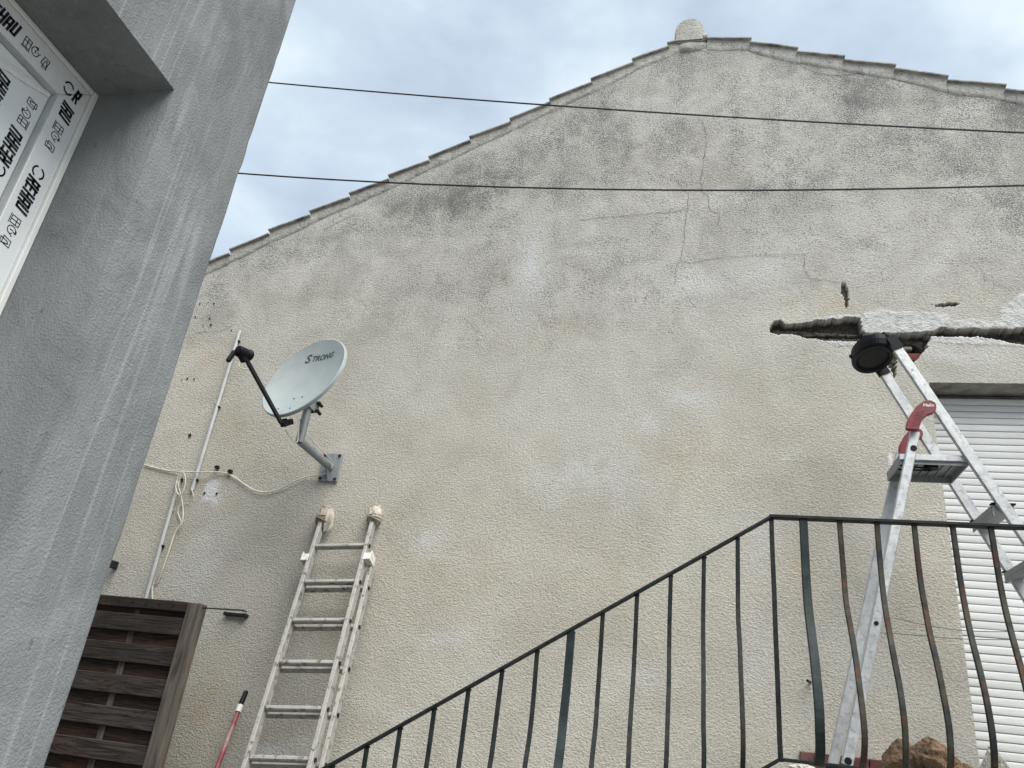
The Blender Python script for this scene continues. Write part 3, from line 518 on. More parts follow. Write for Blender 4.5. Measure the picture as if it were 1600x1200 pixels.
def icons(x, h):
    x00 = x; c = h*.5; L = [[(x, c-.012), (x+.02, c-.012), (x+.02, c+.012), (x, c+.012), (x, c-.012)], [(x+.01, c-.012), (x+.01, c+.012)], [(x, c+.003), (x+.02, c+.003)], [(x-.003, c-.0155), (x+.023, c-.0155)]]
    x += .030; L.append([(x+.006+.011*math.cos(R(a)), c+.011*math.sin(R(a))) for a in range(60, 361, 25)]); L.append([(x+.012, c+.004), (x+.017, c), (x+.021, c+.006)]); L.append([(x+.002, c+.012), (x+.010, c+.014), (x+.008, c+.006)]); L.append([(x+.006, c-.004), (x+.006, c+.004)])
    x += .029; L.append([(x, c-.010), (x+.018, c-.010), (x+.021, c+.011), (x+.004, c+.011), (x, c-.010)]); L.append([(x+.006, c-.016), (x+.009, c+.002), (x+.014, c+.006), (x+.020, c-.014), (x+.006, c-.016)])
    L = [[(x00+(a-x00)*.74, c+(b-c)*.8) for a, b in ln] for ln in L]
    return strokes(L, .0015)
def lettering(parent, o, u, v, x0, x1, h, start):
    mb = MB(); o = Vector(o); u = Vector(u); v = Vector(v); x = start
    while x < x1:
        for vs, fs in (ring(x, h), logo(x+.016, h), icons(x+.103, h)):
            if min(p.x for p in vs) < x0 or max(p.x for p in vs) > x1:
                ok = [q for q in fs if all(x0 <= vs[i].x <= x1 for i in q)]
            else: ok = fs
            if ok: mb.add([o+u*p.x+v*p.y for p in vs], ok)
        x += .217
    if mb.v: tag(mb.build('printed_lettering', 'film_ink', parent), kind='stuff')
h = .028
PH = .217; RINGV, RINGT, RINGS = .858, .895, .817
lettering(window, (wx+.0006, y1-.047, z1), (0, 0, -1), (0, 1, 0), .058, 1.1, h, (z1-RINGV)-PH*2)
lettering(window, (wx+.0004, 0, z1-.047), (0, 1, 0), (0, 0, 1), y0+fw, y1-.014, h, RINGT-PH*9)
lettering(window, (wx-.0134, y1-fw-.016, 0), (0, 0, 1), (0, -1, 0), z0+fw, z1-fw-.02, h, RINGS-PH*6)
lettering(window, (wx-.0134, y1-fw-.080, 0), (0, 0, 1), (0, -1, 0), z0+fw, z1-fw-.03, h, RINGS+.07-PH*6)
lettering(window, (wx-.0134, 0, z1-fw-.046), (0, -1, 0), (0, 0, -1), -(y1-fw-.10), -(y0+fw), h, -y1+.06)

# ---------------------------------------------------------------- stairs and landing
st = thing('staircase', 'concrete outside stairs and landing along the gable wall', 'stairs', (.33, 3.65, -EYE))
mb = MB(); mb.span((.33, 3.10, -.13), (3.2, 4.195, .03)); mb.build('landing', 'concrete', st, .008)
mb = MB(); mb.span((2.9, 3.16, -EYE), (3.15, 4.19, -.131)); mb.build('support', 'concrete', st)
for k in range(1, 10):
    mb = MB(); mb.span((.33-.2625*k, 3.10, -EYE), (.33-.2625*(k-1)-.001, 4.195, .03-.17*k)); mb.build('step', 'concrete', st, .006)
# ---------------------------------------------------------------- railing
rl = thing('stair_railing', 'dark iron railing with bellied bars along the stairs and landing', 'railing', (.326, 3.2, .03))
SL_ = .6477
def rz(x): return .952+(x-.326)*SL_ if x < .326 else .953+(x-.326)*.007
DROP = [(0, 0), (.2, .0), (.32, .018), (.42, .055), (.52, .098), (.62, .135), (.72, .155), (.79, .150), (.85, .120), (.885, .075)]
def baluster(x, w, mat, name='baluster', straight=False, bf=1.0):
    zt = rz(x)-.006; mb = MB()
    if straight: path = [(x+.0045*q/12+random.uniform(-.0008, .0008), 3.2+random.uniform(-.0008, .0008), zt-.893*q/12) for q in range(13)]
    else: bx = random.uniform(-.004, .004); bf *= random.uniform(.93, 1.06); path = smooth_path([(x+random.uniform(-.0015, .0015)+bx*math.sin(d*3), 3.2-b*bf, zt-d) for d, b in DROP], 3)
    mb.sweep(path, w, w*.85)
    for e in (() if straight else (-1, 1)): mb.add(*lump((x+e*w*.42, 3.2, zt-.004), (.006, w*.5, .006), x*9+e, .3, 2, 1))
    mb.build(name, mat, rl, .0015)
mb = MB(); mb.bar((-2.3, 3.2, rz(-2.3)), (.322, 3.2, rz(.322)), .011, .038); mb.build('top_rail', 'iron_black', rl, .002)
mb = MB(); mb.bar((.318, 3.2, .953), (2.9, 3.2, rz(2.9)), .013, .040); mb.build('top_rail', 'iron_black', rl, .002)
mb = MB(); mb.bar((-2.25, 3.2, rz(-2.25)-.892), (.325, 3.2, .060), .012, .03); mb.build('bottom_rail', 'iron_black', rl, .002)
mb = MB(); mb.bar((.325, 3.2, .062), (2.9, 3.2, .07), .012, .03); mb.build('bottom_rail', 'iron_black', rl, .002)
baluster(.326, .017, 'iron_black', 'baluster', True)
for x in [.193, .062, -.068, -.2, -.332, -.583, -.718, -.845, -.974, -1.103, -1.228, -1.358, -1.488, -1.748, -1.878, -2.0, -2.13]: baluster(x, .0165, 'iron_black', bf=.92)
for x in (-.453, -1.618): baluster(x, .030, 'iron_post', 'post', bf=.92)
baluster(.449, .030, 'iron_post', 'post')
for k, x in enumerate([.586, .723, .858, .994, 1.128, 1.263, 1.4, 1.535, 1.67, 1.94, 2.08, 2.21, 2.35, 2.48, 2.62, 2.75]): baluster(x, .0185, 'iron_rust', bf=max(.72, 1-.65*(x-.586)))
baluster(1.805, .030, 'iron_post', 'post')

# ---------------------------------------------------------------- satellite dish
n = Vector((-.289, -.910, .297)).normalized(); up = (Vector((0, 0, 1))-n*n.z).normalized(); rt_ = up.cross(n)
C = Vector((-2.153, 3.62, 1.774)); DW, DH, DEP = .540, .578, .058
dish = thing('satellite_dish', 'pale grey satellite dish on a galvanised arm with black receiver head', 'satellite dish', (-2.16, 4.19, 1.42))
def dz_(u, v): return -DEP*(1-(u*u+v*v))
def dpt(u, v, off=0): return C+rt_*(u*DW/2)+up*(v*DH/2)+n*(dz_(u, v)+off)
mb = MB(); NR, NA = 10, 48; vs = [dpt(0, 0)]; fs = []
for i in range(1, NR+1):
    for j in range(NA): a = 2*math.pi*j/NA; vs.append(dpt(i/NR*math.cos(a), i/NR*math.sin(a)))
for j in range(NA): fs.append((0, 1+j, 1+(j+1) % NA))
for i in range(NR-1):
    for j in range(NA): fs.append((1+i*NA+j, 1+i*NA+NA+j, 1+i*NA+NA+(j+1) % NA, 1+i*NA+(j+1) % NA))
mb.add(vs, fs)
refl = mb.build('reflector', 'dish_paint', dish, 0, True)
mb = MB(); vs = [dpt(0, 0, -.004)]; fs = []           # back skin and rolled rim
for i in range(1, NR+1):
    for j in range(NA): a = 2*math.pi*j/NA; vs.append(dpt(i/NR*math.cos(a), i/NR*math.sin(a), -.004))
for j in range(NA): fs.append((0, 1+(j+1) % NA, 1+j))
for i in range(NR-1):
    for j in range(NA): fs.append((1+i*NA+j, 1+i*NA+(j+1) % NA, 1+i*NA+NA+(j+1) % NA, 1+i*NA+NA+j))
mb.add(vs, fs); mb.build('back_skin', 'dish_back', refl, 0, True)
rimp = []; 
mb = MB(); vs = []; fs = []
for j in range(NA):
    a = 2*math.pi*j/NA
    for sc, off in ((1, .0005), (1.018, -.002), (1.024, -.010), (1.022, -.020), (1.008, -.0205), (1.0, -.0045)): vs.append(C+rt_*(sc*math.cos(a)*DW/2)+up*(sc*math.sin(a)*DH/2)+n*off)
for j in range(NA):
    for q in range(6): fs.append((j*6+q, j*6+(q+1) % 6, ((j+1) % NA)*6+(q+1) % 6, ((j+1) % NA)*6+q))
mb.add(vs, fs); mb.build('rim', 'dish_paint', refl, 0, True)
mb = MB()
for s, size, x, y, sh_ in (('S', .078, -.105, .150, .25), ('TRONG', .049, -.058, .158, .25), ('NEOSAT', .014, .03, .137, .1)):
    if s == 'NEOSAT': continue
    v, f = text2d(s, size, .0015, sh_); mb.add([dpt((p.x+x)/(DW/2), (p.y+y)/(DH/2), .0012) for p in v], f)
mb.build('printed_lettering', 'dish_ink', refl)
for u, v in ((-.12, -.46), (.10, -.44), (-.28, -.78), (.05, -.8)):
    mb = MB(); p = dpt(u, v, .001); mb.tube([p-n*.002, p+n*.0015], .0045, 8); mb.build('screw', 'dark_metal', refl)
B0 = dpt(-.0, -1.04, -.012)-up*.022; LN = C-up*.20+n*.395
mb = MB(); ax = (LN-B0).normalized(); mb.bar(B0-ax*.022, LN-ax*.03, .022, .018, rt_); mb.build('feed_arm', 'dark_metal', dish, .003)
mb = MB(); mb.bar(B0-ax*.03-n*.008, B0-n*.04+up*.03, .034, .034, rt_); mb.bar(B0-ax*.03, B0+up*.05-n*.075, .032, .036, rt_); mb.build('arm_bracket', 'dark_metal', dish, .004)
ld = (C-LN).normalized(); ls = ld.cross(rt_).normalized()
mb = MB(); mb.tube([LN-ld*.035, LN-ld*.03, LN+ld*.02, LN+ld*.025, LN+ld*.045, LN+ld*.055], [.022, .030, .030, .025, .032, .028], 16); lnb = mb.build('receiver_head', 'black_plastic', dish, .002, False)
mb = MB(); mb.bar(LN-ld*.02-ax*.06, LN-ld*.02, .036, .034, rt_); mb.bar(LN-ld*.035-rt_*.02, LN-ld*.035-rt_*.02-up*.075, .022, .022, ld); mb.build('head_clamp', 'black_plastic', lnb, .004)
EL = Vector((-2.205, 3.845, 1.462)); TP = Vector((-2.205, 3.845, 1.83)); PLT = Vector((-2.155, 4.18, 1.425))
mb = MB(); mb.tube([EL+Vector((0, -.002, -.012)), TP], .025, 14); mb.build('mast', 'galvanised', dish, 0, True)
mb = MB(); mb.tube([EL, PLT], .0245, 14); mb.build('wall_arm', 'galvanised', dish, 0, True)
mb = MB(); mb.span((-2.218, 4.183, 1.335), (-2.092, 4.197, 1.515)); pl = mb.build('wall_plate', 'galvanised', dish, .002)
mb = MB(); mb.prism([(0, -.085), (0, -.02), (-.055, .0)], (-2.158, 4.184, 1.42), (0, 1, 0), (0, 0, 1), (.006, 0, 0)); mb.build('gusset', 'galvanised', pl)
for x, z in ((-2.203, 1.35), (-2.107, 1.35), (-2.203, 1.5), (-2.107, 1.5)):
    mb = MB(); mb.tube([(x, 4.185, z), (x, 4.176, z)], .009, 6); mb.build('bolt', 'dark_metal', pl)
mc = Vector((-2.205, 3.845, 1.69))
mb = MB()
for s in (-1, 1): mb.bar(mc+rt_*s*.034+n*.145-up*.005, mc+rt_*s*.034-n*.05, .055, .004, rt_)
mb.bar(mc+n*.142-up*.06, mc+n*.142+up*.05, .006, .12, rt_)
mb.build('mast_clamp', 'galvanised', dish, .001)
for dz in (-.02, .03):
    mb = MB(); p = mc+Vector((0, 0, dz)); mb.bar(p-rt_*.05-n*.032, p+rt_*.06-n*.032, .014, .018, n); mb.tube([p+rt_*.048-n*.03, p+rt_*.048-n*.066], .010, 6); mb.tube([p-rt_*.043-n*.03, p-rt_*.043-n*.06], .010, 6); mb.build('clamp_bolt', 'dark_metal', dish, .001)
mb = MB(); mb.tube(smooth_path([(-2.356, 3.3, 1.716), (-2.358, 3.3, 1.685), (-2.339, 3.3, 1.659), (-2.317, 3.32, 1.661), (-2.301, 3.33, 1.667)]), .0032, 6); mb.tube(smooth_path([B0-ax*.07, B0-ax*.1+Vector((.03, .06, -.02)), EL+Vector((-.02, -.03, .12)), EL+Vector((-.01, .028, .08)), EL+Vector((.03, .05, .04)), EL+(PLT-EL)*.45+Vector((.028, -.01, .034)), EL+(PLT-EL)*.8+Vector((.035, .0, .018)), PLT+Vector((.03, -.03, -.02))]), .0038, 6); mb.build('coax_cable', 'coax', dish, 0, True)

# ---------------------------------------------------------------- conduits and cables on the wall
for k, (c, lab) in enumerate((([(-3.054, 4.185, 2.392), (-3.061, 4.185, 1.236)], 'grey plastic conduit rising beside the satellite dish'), ([(-3.173, 4.185, 1.355), (-3.154, 4.185, 0.482)], 'lower grey plastic conduit dropping behind the wooden gate'))):
    a, b = Vector(c[0]), Vector(c[1]); t = thing('cable_conduit', lab, 'conduit', tuple(b), 'conduits on the gable wall')
    mb = MB(); mb.tube([a, b], .0115, 12); mb.build('pipe', 'pvc_grey', t, 0, True)
    for f in ((.07, .5, .94) if k == 0 else (.06, .55)):
        p = a+(b-a)*f; mb = MB(); mb.span((p.x+.008, 4.178, p.z-.006), (p.x+.020, 4.199, p.z+.006)); mb.build('clip', 'dark_metal', t, .002)
def cable(name, label, pts, r, mat, cat='cable', group=None):
    mb = MB(); mb.tube(smooth_path(pts), r, 6); return tag(mb.build(name, mat, None, 0, True), label, cat, group)
cable('coax_cable', 'off-white cable sagging across the wall to the dish wall plate', [(-3.47, 4.19, 1.394), (-3.341, 4.19, 1.368), (-3.215, 4.185, 1.354), (-3.034, 4.16, 1.348), (-2.894, 4.185, 1.362), (-2.799, 4.19, 1.338), (-2.709, 4.19, 1.291), (-2.619, 4.19, 1.254), (-2.538, 4.19, 1.249), (-2.45, 4.19, 1.278), (-2.372, 4.185, 1.325), (-2.294, 4.185, 1.357), (-2.204, 4.17, 1.368), (-2.159, 4.16, 1.379)], .0042, 'coax')
cable('coax_cable', 'thin cable leaving the upper conduit and running down to the gate', [(-3.057, 4.17, 1.24), (-3.03, 4.17, 1.199), (-3.044, 4.175, 1.175), (-3.104, 4.18, 1.153), (-3.114, 4.185, 1.092), (-3.072, 4.185, 1.032), (-3.08, 4.185, 1.003), (-3.094, 4.185, 0.95), (-3.098, 4.185, 0.842), (-3.106, 4.185, 0.721), (-3.139, 4.19, 0.654), (-3.114, 4.19, 0.557)], .0032, 'coax')
cable('coax_cable', 'coiled spare cable looped at the top of the lower conduit', [(-3.163, 4.16, 1.33), (-3.17, 4.16, 1.282), (-3.157, 4.16, 1.228), (-3.117, 4.16, 1.192), (-3.102, 4.16, 1.23), (-3.109, 4.16, 1.293), (-3.138, 4.16, 1.339), (-3.168, 4.165, 1.335), (-3.176, 4.17, 1.294), (-3.107, 4.175, 1.172), (-3.074, 4.18, 1.092), (-3.06, 4.18, 1.019), (-3.09, 4.188, 0.959), (-3.095, 4.188, 0.867), (-3.101, 4.188, 0.741), (-3.112, 4.19, 0.664), (-3.14, 4.19, 0.631), (-3.109, 4.19, 0.543)], .0034, 'coax')
for x, z, lb in ((-2.93, 1.395, 'black clip on the off-white cable, the one nearer the conduit'), (-2.83, 1.372, 'black clip on the off-white cable, the one nearer the dish')):
    mb = MB(); mb.span((x-.016, 4.178, z-.009), (x+.012, 4.198, z+.010)); mb.tube([(x, 4.19, z), (x+.008, 4.165, z+.006)], .005, 6)
    tag(mb.build('cable_clip', 'dark_metal', None, .002), lb, 'clip', 'clips on the off-white cable')
def wire(pts, lab):
    x = np.array([p[0] for p in pts]); z = np.array([p[1] for p in pts]); c = np.polyfit(x, z, 2); xs = np.linspace(-7.5, 7.5, 60)
    mb = MB(); mb.tube([(a, 3.0, float(np.polyval(c, a))) for a in xs], .0046, 6); tag(mb.build('overhead_cable', 'cable_black', None, 0, True), lab, 'cable', 'overhead cables')
wire([(-2.488, 3.426), (-1.328, 3.197), (-0.604, 3.06), (0.049, 2.941), (0.642, 2.841), (1.44, 2.722)], 'upper black overhead cable crossing in front of the roof peak'); wire([(-2.473, 2.731), (-1.596, 2.616), (-0.891, 2.542), (-0.008, 2.477), (0.618, 2.446), (1.395, 2.424)], 'lower black overhead cable crossing in front of the gable')

# ---------------------------------------------------------------- wooden gate
GX0, GX1, GY = -3.62, -2.577, 3.9
gate = thing('wooden_gate', 'dark brown weathered board gate standing against the gable wall', 'gate', ((GX0+GX1)/2, GY, -EYE))
mb = MB(); mb.span((GX1-.080, GY-.022, -EYE), (GX1, GY+.045, .516)); mb.build('stile', 'grey_wood', gate, .004)
mb = MB(); mb.span((GX0, GY-.022, -EYE), (GX0+.088, GY+.045, .516)); mb.build('stile', 'stained_wood', gate, .004)
mb = MB(); mb.span((GX0+.089, GY-.016, .462), (GX1-.081, GY+.04, .518)); mb.build('top_rail', 'stained_wood', gate, .004)
for q in range(6):
    mb = MB(); x = -3.17+q*.085; mb.tube([(x, GY-.019, .495), (x, GY-.0225, .495)], .005, 8); mb.build('nail', 'dark_metal', gate)
mb = MB(); mb.span((-2.992, GY+.0085, -EYE+.05), (-2.955, GY+.0138, .461)); mb.build('batten', 'grey_wood', gate, .002)
k = 0
while .34-.158*k > -1.5:
    z = .34-.158*k; mb = MB(); j = random.uniform(-.003, .003)
    mb.span((GX0+.089, GY-.012+j, z), (GX1-.081, GY+.008+j, z+.093+j)); mb.build('front_board', 'stained_wood', gate, .003)
    mb = MB(); mb.span((GX0+.03, GY+.014, z-.078), (GX1-.03, GY+.028, z+.014)); mb.build('back_board', 'back_wood', gate, .002); k += 1
mb = MB(); mb.span((GX0+.03, GY+.014, .34+.08), (GX1-.03, GY+.028, .475)); mb.build('back_board', 'back_wood', gate, .002)
hk = thing('gate_hook', 'thin black iron hook between the gate top and a wall plate', 'hook', (-2.5, 4.19, .5))
mb = MB(); mb.tube([(GX1-.03, GY+.0, .497), (GX1+.02, GY+.01, .497), (-2.48, 4.15, .533), (-2.465, 4.165, .527)], .0045, 6); mb.build('rod', 'dark_metal', hk)
mb = MB(); mb.span((-2.607, 4.176, .500), (-2.468, 4.197, .520)); mb.build('plate', 'dark_metal', hk, .003)
for x in (-2.60, -2.475):
    mb = MB(); mb.tube([(x, 4.2, .51), (x, 4.165, .51)], .011, 8); mb.build('bolt', 'dark_metal', hk)
mb = MB(); mb.span((-3.455, 4.14, .715), (-3.425, 4.199, .76)); mb.span((-3.46, 4.12, .69), (-3.435, 4.139, .75)); tag(mb.build('wall_bracket', 'dark_metal', None, .003), 'small dark iron bracket on the wall beside the grey corner', 'bracket')
P = [Vector(p) for p in [(-2.323, 4.12, 0.112), (-2.321, 4.09, 0.042), (-2.319, 4.08, 0.016), (-2.285, 3.95, -0.259)]]
pole = thing('extension_pole', 'red painting pole with black grip leaning beside the aluminium ladder', 'pole', (-2.2, 3.45, -EYE))
d = (P[3]-P[0]).normalized()
mb = MB(); mb.tube([P[2], P[2]+d*((P[2].z+EYE)/-d.z)], .0125, 10); mb.build('shaft', 'red_pole', pole, 0, True)
mb = MB(); mb.tube([P[1]+d*.002, P[2]+d*.012], .0165, 10); mb.build('collar', 'white_trim', pole, 0, True)
mb = MB(); mb.tube([P[0], P[0]+d*.005, P[1]], [.010, .0135, .0145], 10); mb.build('grip', 'black_plastic', pole, 0, True)

# ---------------------------------------------------------------- aluminium extension ladder
T0 = Vector((-1.94, 4.1, .9225)); B1 = Vector((-1.834, 3.7, -.1705)); A = (T0-B1).normalized()
Wd = Vector((1, 0, 0)); Wd = (Wd-A*Wd.dot(A)).normalized(); Nn = Wd.cross(A)
if Nn.y < 0: Nn = -Nn
lad = thing('extension_ladder', 'paint-splashed two-section aluminium extension ladder leaning on the gable wall', 'ladder', (-1.72, 3.27, -1.40))
sp = (T0-B1).length/5
def foot(off, dn): p = T0+Wd*off+Nn*dn; x = p.x-A.x*((p.z+1.36)/A.z); z = .03-.17*math.ceil((.33-x)/.2625); return p-A*((p.z-z)/A.z)
for s in (-1, 1):
    mb = MB(); mb.bar(foot(s*.159, 0), T0+Wd*s*.159+A*.20, .022, .055, Nn); mb.build('fly_rail', 'old_aluminium', lad, .003)
    mb = MB(); mb.bar(foot(s*.190, .062), T0+Wd*s*.190+Nn*.062-A*.055, .022, .055, Nn); mb.build('base_rail', 'old_aluminium', lad, .003)
    mb = MB(); c = T0+Wd*s*.184-A*.085+Nn*.012; mb.bar(c-A*.022, c+A*.022, .045, .085, Nn); mb.bar(c+Wd*s*.02-A*.005, c+Wd*s*.02+A*.04, .006, .075, Nn); mb.build('guide_bracket', 'ladder_grime', lad, .004)
for k in range(10):
    c = T0-A*sp*k
    mb = MB(); mb.bar(c-Wd*.149, c+Wd*.149, .022, .038, Nn); mb.build('rung', 'old_aluminium', lad, .005)
    if k: mb = MB(); c2 = c+Nn*.062-A*.004; mb.bar(c2-Wd*.18, c2+Wd*.18, .022, .044, Nn); mb.build('rung', 'old_aluminium', lad, .005)
    for dn, of in ((0, .172), (.062, .203)):
        if k == 0 and dn: continue
        mb = MB(); mb.tube([c+Wd*(of-.003)+Nn*dn, c+Wd*(of+.004)+Nn*dn], .011, 10); mb.build('rung_end', 'dark_metal', lad)
tl = T0-Wd*.159+A*.215; tr = T0+Wd*.159+A*.215
def wrapc(c, L, r0, seed, lobes=7):             # cloth wound round a rail end: gathered folds along its length
    vs = []; fs = []; K, n = 16, 40
    for i in range(K+1):
        t = i/K; z = (t-.5)*L; prof = r0*(.82+.28*math.sin(math.pi*min(1, t*1.15))**.6)*(1 if i < K-1 else .55) if i else r0*.7
        for j in range(n):
            a = 2*math.pi*j/n; p = Vector((math.cos(a)*2.2, math.sin(a)*2.2, z*26+seed*3))
            k = prof*(1+.16*mnoise.noise(p)+.10*abs(math.sin(a*lobes*.5+z*30+seed))*math.sin(t*3)+.14*mnoise.noise(p*2.3))
            vs.append(c+Wd*k*math.cos(a)*.92+Nn*k*math.sin(a)*1.15+A*(z+.008*mnoise.noise(p*1.3+Vector((4, 4, 4)))))
    fs = [(i*n+j, i*n+(j+1) % n, (i+1)*n+(j+1) % n, (i+1)*n+j) for i in range(K) for j in range(n)]+[tuple(range(n-1, -1, -1)), tuple(range(K*n, (K+1)*n))]
    return vs, fs
def drape(c, L, w, seed):                        # the loose end of the cloth hanging in folds
    vs = []; K, n = 14, 36
    for i in range(K+1):
        t = i/K; env = math.sin(math.pi*(.12+.80*t))**.7
        for j in range(n):
            a = 2*math.pi*j/n; k = env*(1+.22*math.cos(a*6+seed+t*1.5)+.18*mnoise.noise(Vector((math.cos(a)*2, math.sin(a)*2, t*3+seed))))
            vs.append(c+Vector((w*k*math.cos(a), .024*k*math.sin(a), -L*t+.012*mnoise.noise(Vector((a, t*4, seed))))))
    fs = [(i*n+j, i*n+(j+1) % n, (i+1)*n+(j+1) % n, (i+1)*n+j) for i in range(K) for j in range(n)]+[tuple(range(n-1, -1, -1)), tuple(range(K*n, (K+1)*n))]
    return vs, fs
for c, lab, big in ((tl, 'bulky beige rag with hanging folds tied on the left ladder top', 1), (tr, 'tight beige rag wrapped round the right ladder top', 0)):
    t = thing('tied_rag', lab, 'rag', tuple(c), 'rags on the ladder tops')
    mb = MB(); mb.add(*wrapc(c+A*.002, .115, .033 if big else .037, 2+big, 9)); mb.build('wrap', 'cloth_dirty' if big else 'cloth', t, 0, True)
    mb = MB(); mb.add(*wrapc(c+A*.052, .03, .027, 8+big, 5)); mb.build('frayed_top', 'cloth_dirty', t, 0, True)
    if big: mb = MB(); mb.add(*drape(c+A*.032+Wd*.036-Nn*.026, .135, .034, 3)); mb.build('hanging_cloth', 'cloth', t, 0, True)
    mb = MB()
    for k in range(3):
        q = c+A*(-.044+.013*k); mb.tube([q+Wd*.037*math.cos(a)+Nn*.046*math.sin(a)+A*.008*math.sin(a*2+k) for a in np.linspace(0, 6.28, 20)], .004, 5)
    mb.build('tie', 'cloth_dirty', t, 0, True)

# ---------------------------------------------------------------- step ladder on the landing
sl = thing('step_ladder', 'aluminium platform step ladder with red hinges and black top tray on the landing', 'step ladder', (1.2, 3.68, .03))
YN, YF = 3.55, 3.82
def fx(z): return .953+.452*(1.942-z)
def rx(z): return .612+.277*(z-.09)
for y, yb in ((YN, 3.525), (YF, 3.85)):
    mb = MB(); mb.bar((fx(.05), yb, .05), (fx(1.945), y, 1.945), .048, .022); r_ = mb.build('rail', 'aluminium', sl, .004)
    mb = MB(); mb.bar((fx(.05), yb, .031), (fx(.11), yb, .11), .054, .03); mb.build('foot', 'black_plastic', r_, .004)
    mb = MB(); mb.bar((rx(.05), yb, .05), (rx(1.49), y, 1.49), .042, .020); r2 = mb.build('rear_leg', 'aluminium', sl, .004)
    mb = MB(); mb.bar((rx(.031), yb, .031), (rx(.075), yb, .075), .05, .03); mb.build('foot', 'black_plastic', r2, .004)
    if y == YN:
        for z in (1.405, .09, .62):
            mb = MB(); yy = 3.525+(YN-3.525)*(z-.05)/1.44; mb.tube([(rx(z)+(.006 if z > 1 else .0), yy-.009, z), (rx(z)+(.006 if z > 1 else 0), yy-.0135, z)], .0135 if z > 1 or z < .2 else .009, 14); mb.build('rivet', 'black_plastic', r2)
        mb = MB(); mb.bar((fx(1.34), YN-.0125, 1.34), (fx(1.535), YN-.0125, 1.535), .044, .0012); stk = mb.build('sticker', 'sticker', r_)
        mb = MB(); ux = Vector((fx(1.34)-fx(1.535), 0, 1.34-1.535)); ux.normalize(); uy = Vector((-ux.z, 0, ux.x))
        for q in range(34):
            t = random.random(); c = Vector((fx(1.53), YN-.0134, 1.53))+ux*(.01+.19*t)+uy*random.uniform(-.016, .016); mb.bar(c, c+ux*random.uniform(.003, .008), random.uniform(.002, .004), .0006)
        mb.build('printed_marks', 'film_ink', stk)
        for q in (-.013, .013):
            mb = MB(); e = Vector((.911, 0, .412))*q; mb.bar(Vector((fx(.1), 3.527-.0112, .1))+e, Vector((fx(1.89), YN-.0112, 1.89))+e, .0035, .002); mb.build('rib', 'aluminium', r_)
        for z in (1.80, 1.685):
            mb = MB(); mb.tube([(fx(z), YN-.010, z), (fx(z), YN-.0135, z)], .012 if z < 1.7 else .006, 12); mb.build('rivet', 'galvanised', r_)
mb = MB(); mb.span((.925, YN+.012, 1.372), (1.205, YF-.012, 1.380))
mb.span((.925, YN+.012, 1.338), (1.205, YN+.018, 1.3715)); mb.span((.925, YF-.018, 1.338), (1.205, YF-.012, 1.3715)); mb.span((.925, YN+.019, 1.338), (.931, YF-.019, 1.3715)); mb.span((1.199, YN+.019, 1.338), (1.205, YF-.019, 1.3715))
for q in range(7): mb.span((.95+q*.036, YN+.02, 1.364), (.954+q*.036, YF-.02, 1.3718))
pf = mb.build('platform', 'galvanised', sl)
mb = MB(); mb.span((.922, YN-.0005, 1.352), (1.199, YN+.0115, 1.382)); mb.build('platform_edge', 'aluminium', pf, .003)
mb = MB(); mb.tube([(1.08, 3.66, 1.352), (1.08, 3.66, 1.372)], .03, 12); mb.tube([(.94, 3.62, 1.35), (1.08, 3.655, 1.352)], .004, 6); mb.tube([(.94, 3.66, 1.345), (1.08, 3.668, 1.348)], .004, 6); mb.build('platform_stay', 'black_plastic', pf)
for z in (1.145, .92, .695, .47, .245):
    f = (z-.05)/1.895; ya = 3.525+(YN-3.525)*f+.012; yb = 3.85+(YF-3.85)*f-.012
    mb = MB(); mb.span((fx(z)-.045, ya, z-.012), (fx(z)+.04, yb, z+.014)); mb.span((fx(z)-.045, ya, z-.034), (fx(z)-.039, yb, z-.0125)); tr_ = mb.build('tread', 'galvanised', sl, .001)
    for qa, qb in ((ya-.012, ya+.02), (yb-.02, yb+.012)):
        mb = MB(); mb.span((fx(z)-.049, qa, z+.0145), (fx(z)+.046, qb, z+.022)); mb.build('end_cap', 'black_plastic', tr_, .002)
for poly, y, t in (([(0.951, 1.484), (0.96, 1.522), (0.98, 1.561), (1.008, 1.6), (1.04, 1.626), (1.07, 1.633), (1.09, 1.618), (1.09, 1.589), (1.074, 1.566), (1.049, 1.556), (1.028, 1.537), (1.015, 1.511), (1.003, 1.479)], 3.535-.004, -.024), ([(0.986, 1.479), (0.996, 1.526), (1.021, 1.574), (1.05, 1.608), (1.074, 1.619), (1.097, 1.617), (1.11, 1.597), (1.101, 1.569), (1.079, 1.555), (1.063, 1.531), (1.046, 1.481)], 3.835, -.03)):
    mb = MB(); mb.prism(poly, (0, y, 0), (1, 0, 0), (0, 0, 1), (0, t, 0)); hg = mb.build('hinge', 'red_plastic', sl, .004, False, 2)
    mb = MB()
    if y < 3.7:
        v, f = text2d('Hailo', .021, .0003, .1); mb.add([(p.x+1.034, y+t-.0012, p.y+1.598) for p in v], f); mb.build('printed_lettering', 'white_print', hg)
        mb = MB()
        for q in range(6): mb.bar((.972+q*.006, y+t-.0004, 1.500+q*.013), (1.008+q*.006, y+t-.0004, 1.512+q*.013), .003, .002)
        mb.build('rib', 'red_plastic', hg)
    else:
        v, f = text2d('Hailo', .028, .0006, 0); mb.add([(.955-p.y, y+t-.0012, p.x+1.42) for p in v], f); mb.build('printed_lettering', 'white_print', hg)
mb = MB(); vs = []; fs = []; NA = 40; cx, cy, zt = .882, 3.685, 1.965     # round tool tray with a rolled rim
pr = [(0, -.030), (.62, -.030), (.72, -.026), (.78, -.038), (.90, -.040), (.98, -.028), (1.0, 0), (.98, .024), (.92, .026), (.90, .005), (.8, -.018), (0, -.02)]
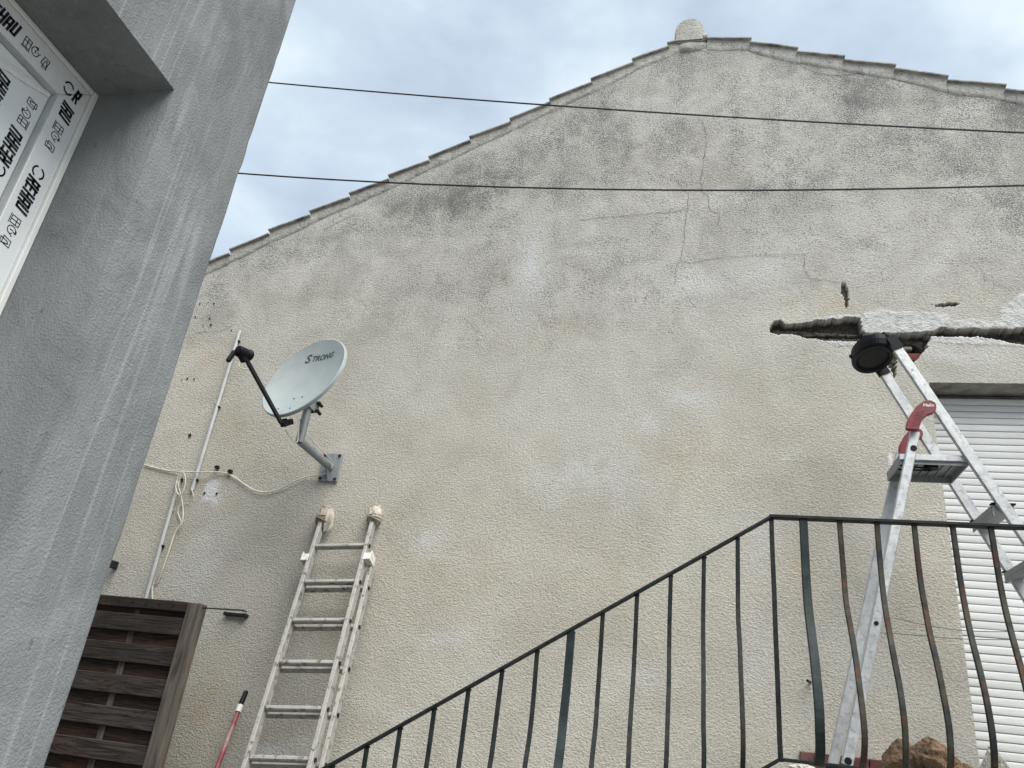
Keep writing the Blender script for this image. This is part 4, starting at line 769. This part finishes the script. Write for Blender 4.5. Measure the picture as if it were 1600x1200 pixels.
for r, zz in pr:
    for j in range(NA): a = 2*math.pi*j/NA; vs.append((cx+.094*r*math.cos(a)*(1.0 if math.cos(a) < 0 else 1.05), cy+.162*r*math.sin(a), zt+zz))
for i in range(len(pr)-1):
    for j in range(NA): fs.append((i*NA+j, i*NA+(j+1) % NA, (i+1)*NA+(j+1) % NA, (i+1)*NA+j))
mb.add(vs, fs); ty = mb.build('tool_tray', 'black_plastic', sl, 0, False)
for y in (YN, YF):
    mb = MB(); mb.bar((fx(1.905), y, 1.905), (fx(1.985), y, 1.985), .058, .034); mb.bar((fx(1.98), y, 1.975), (.87, y+(.02 if y < 3.7 else -.02), 1.968), .05, .04, (0, 1, 0)); mb.build('socket', 'black_plastic', ty, .008, False, 2)
mb = MB(); mb.tube([(.935, 3.60, 1.97), (.925, 3.59, 2.02), (.918, 3.588, 2.03)], [.014, .013, .010], 8); mb.tube([(.80, 3.70, 1.96), (.780, 3.70, 1.955)], .010, 8); mb.build('hook', 'black_plastic', ty, .002)
mb = MB(); mb.tube(smooth_path([(0.761, 3.55, 0.652), (0.842, 3.55, 0.651), (0.937, 3.55, 0.635), (1.032, 3.55, 0.625), (1.125, 3.55, 0.623), (1.219, 3.55, 0.628), (1.312, 3.55, 0.638), (1.405, 3.55, 0.653)]), .0022, 5); mb.tube(smooth_path([(0.8, 3.82, 0.631), (0.9, 3.82, 0.634), (1.029, 3.82, 0.634), (1.156, 3.82, 0.633), (1.406, 3.82, 0.649)]), .0020, 5); mb.build('safety_cord', 'nylon', sl)

# ---------------------------------------------------------------- rubble on the landing, peg
def chunk(name, lab, cat, c, rad, seed, mat, amp, fl, group=None):
    t = MB(); vs, fs = lump(c, rad, seed, amp, 1.9, 5, fl); t.add(vs, fs); tag(t.build(name, mat, None, 0, False), lab, cat, group)
t_ = MB(); t_.add(*lump((.862, 3.76, .112), (.088, .09, .082), 4, .3, 1.9, 4, 1.0)); t_.add(*lump((.965, 3.74, .118), (.105, .10, .108), 2.2, .3, 1.9, 5, 1.0))
tag(t_.build('stone', 'rock_brown'), 'large rough brown stone lying behind the railing', 'stone')
chunk('stone', 'small flat brown stone between the big stone and the shutter', 'stone', (1.075, 3.70, .082), (.062, .06, .052), 8, 'rock_brown', .25, 1.0)
chunk('plaster_rubble', 'pale lump of broken plaster below the roller shutter', 'rubble', (1.235, 3.85, .12), (.058, .06, .088), 13, 'rubble_white', .3, 1.0)
chunk('plaster_rubble', 'small white plaster lump by the foot of the thick post', 'rubble', (.435, 3.45, .042), (.05, .05, .020), 17, 'rubble_white', .25, 0)
mb = MB(); mb.tube([(.585, 4.205, .437), (.57, 4.15, .434), (.557, 4.10, .432)], .0065, 8); tag(mb.build('iron_peg', 'dark_metal', None), 'short dark iron peg sticking out of the wall behind the thick post', 'peg')
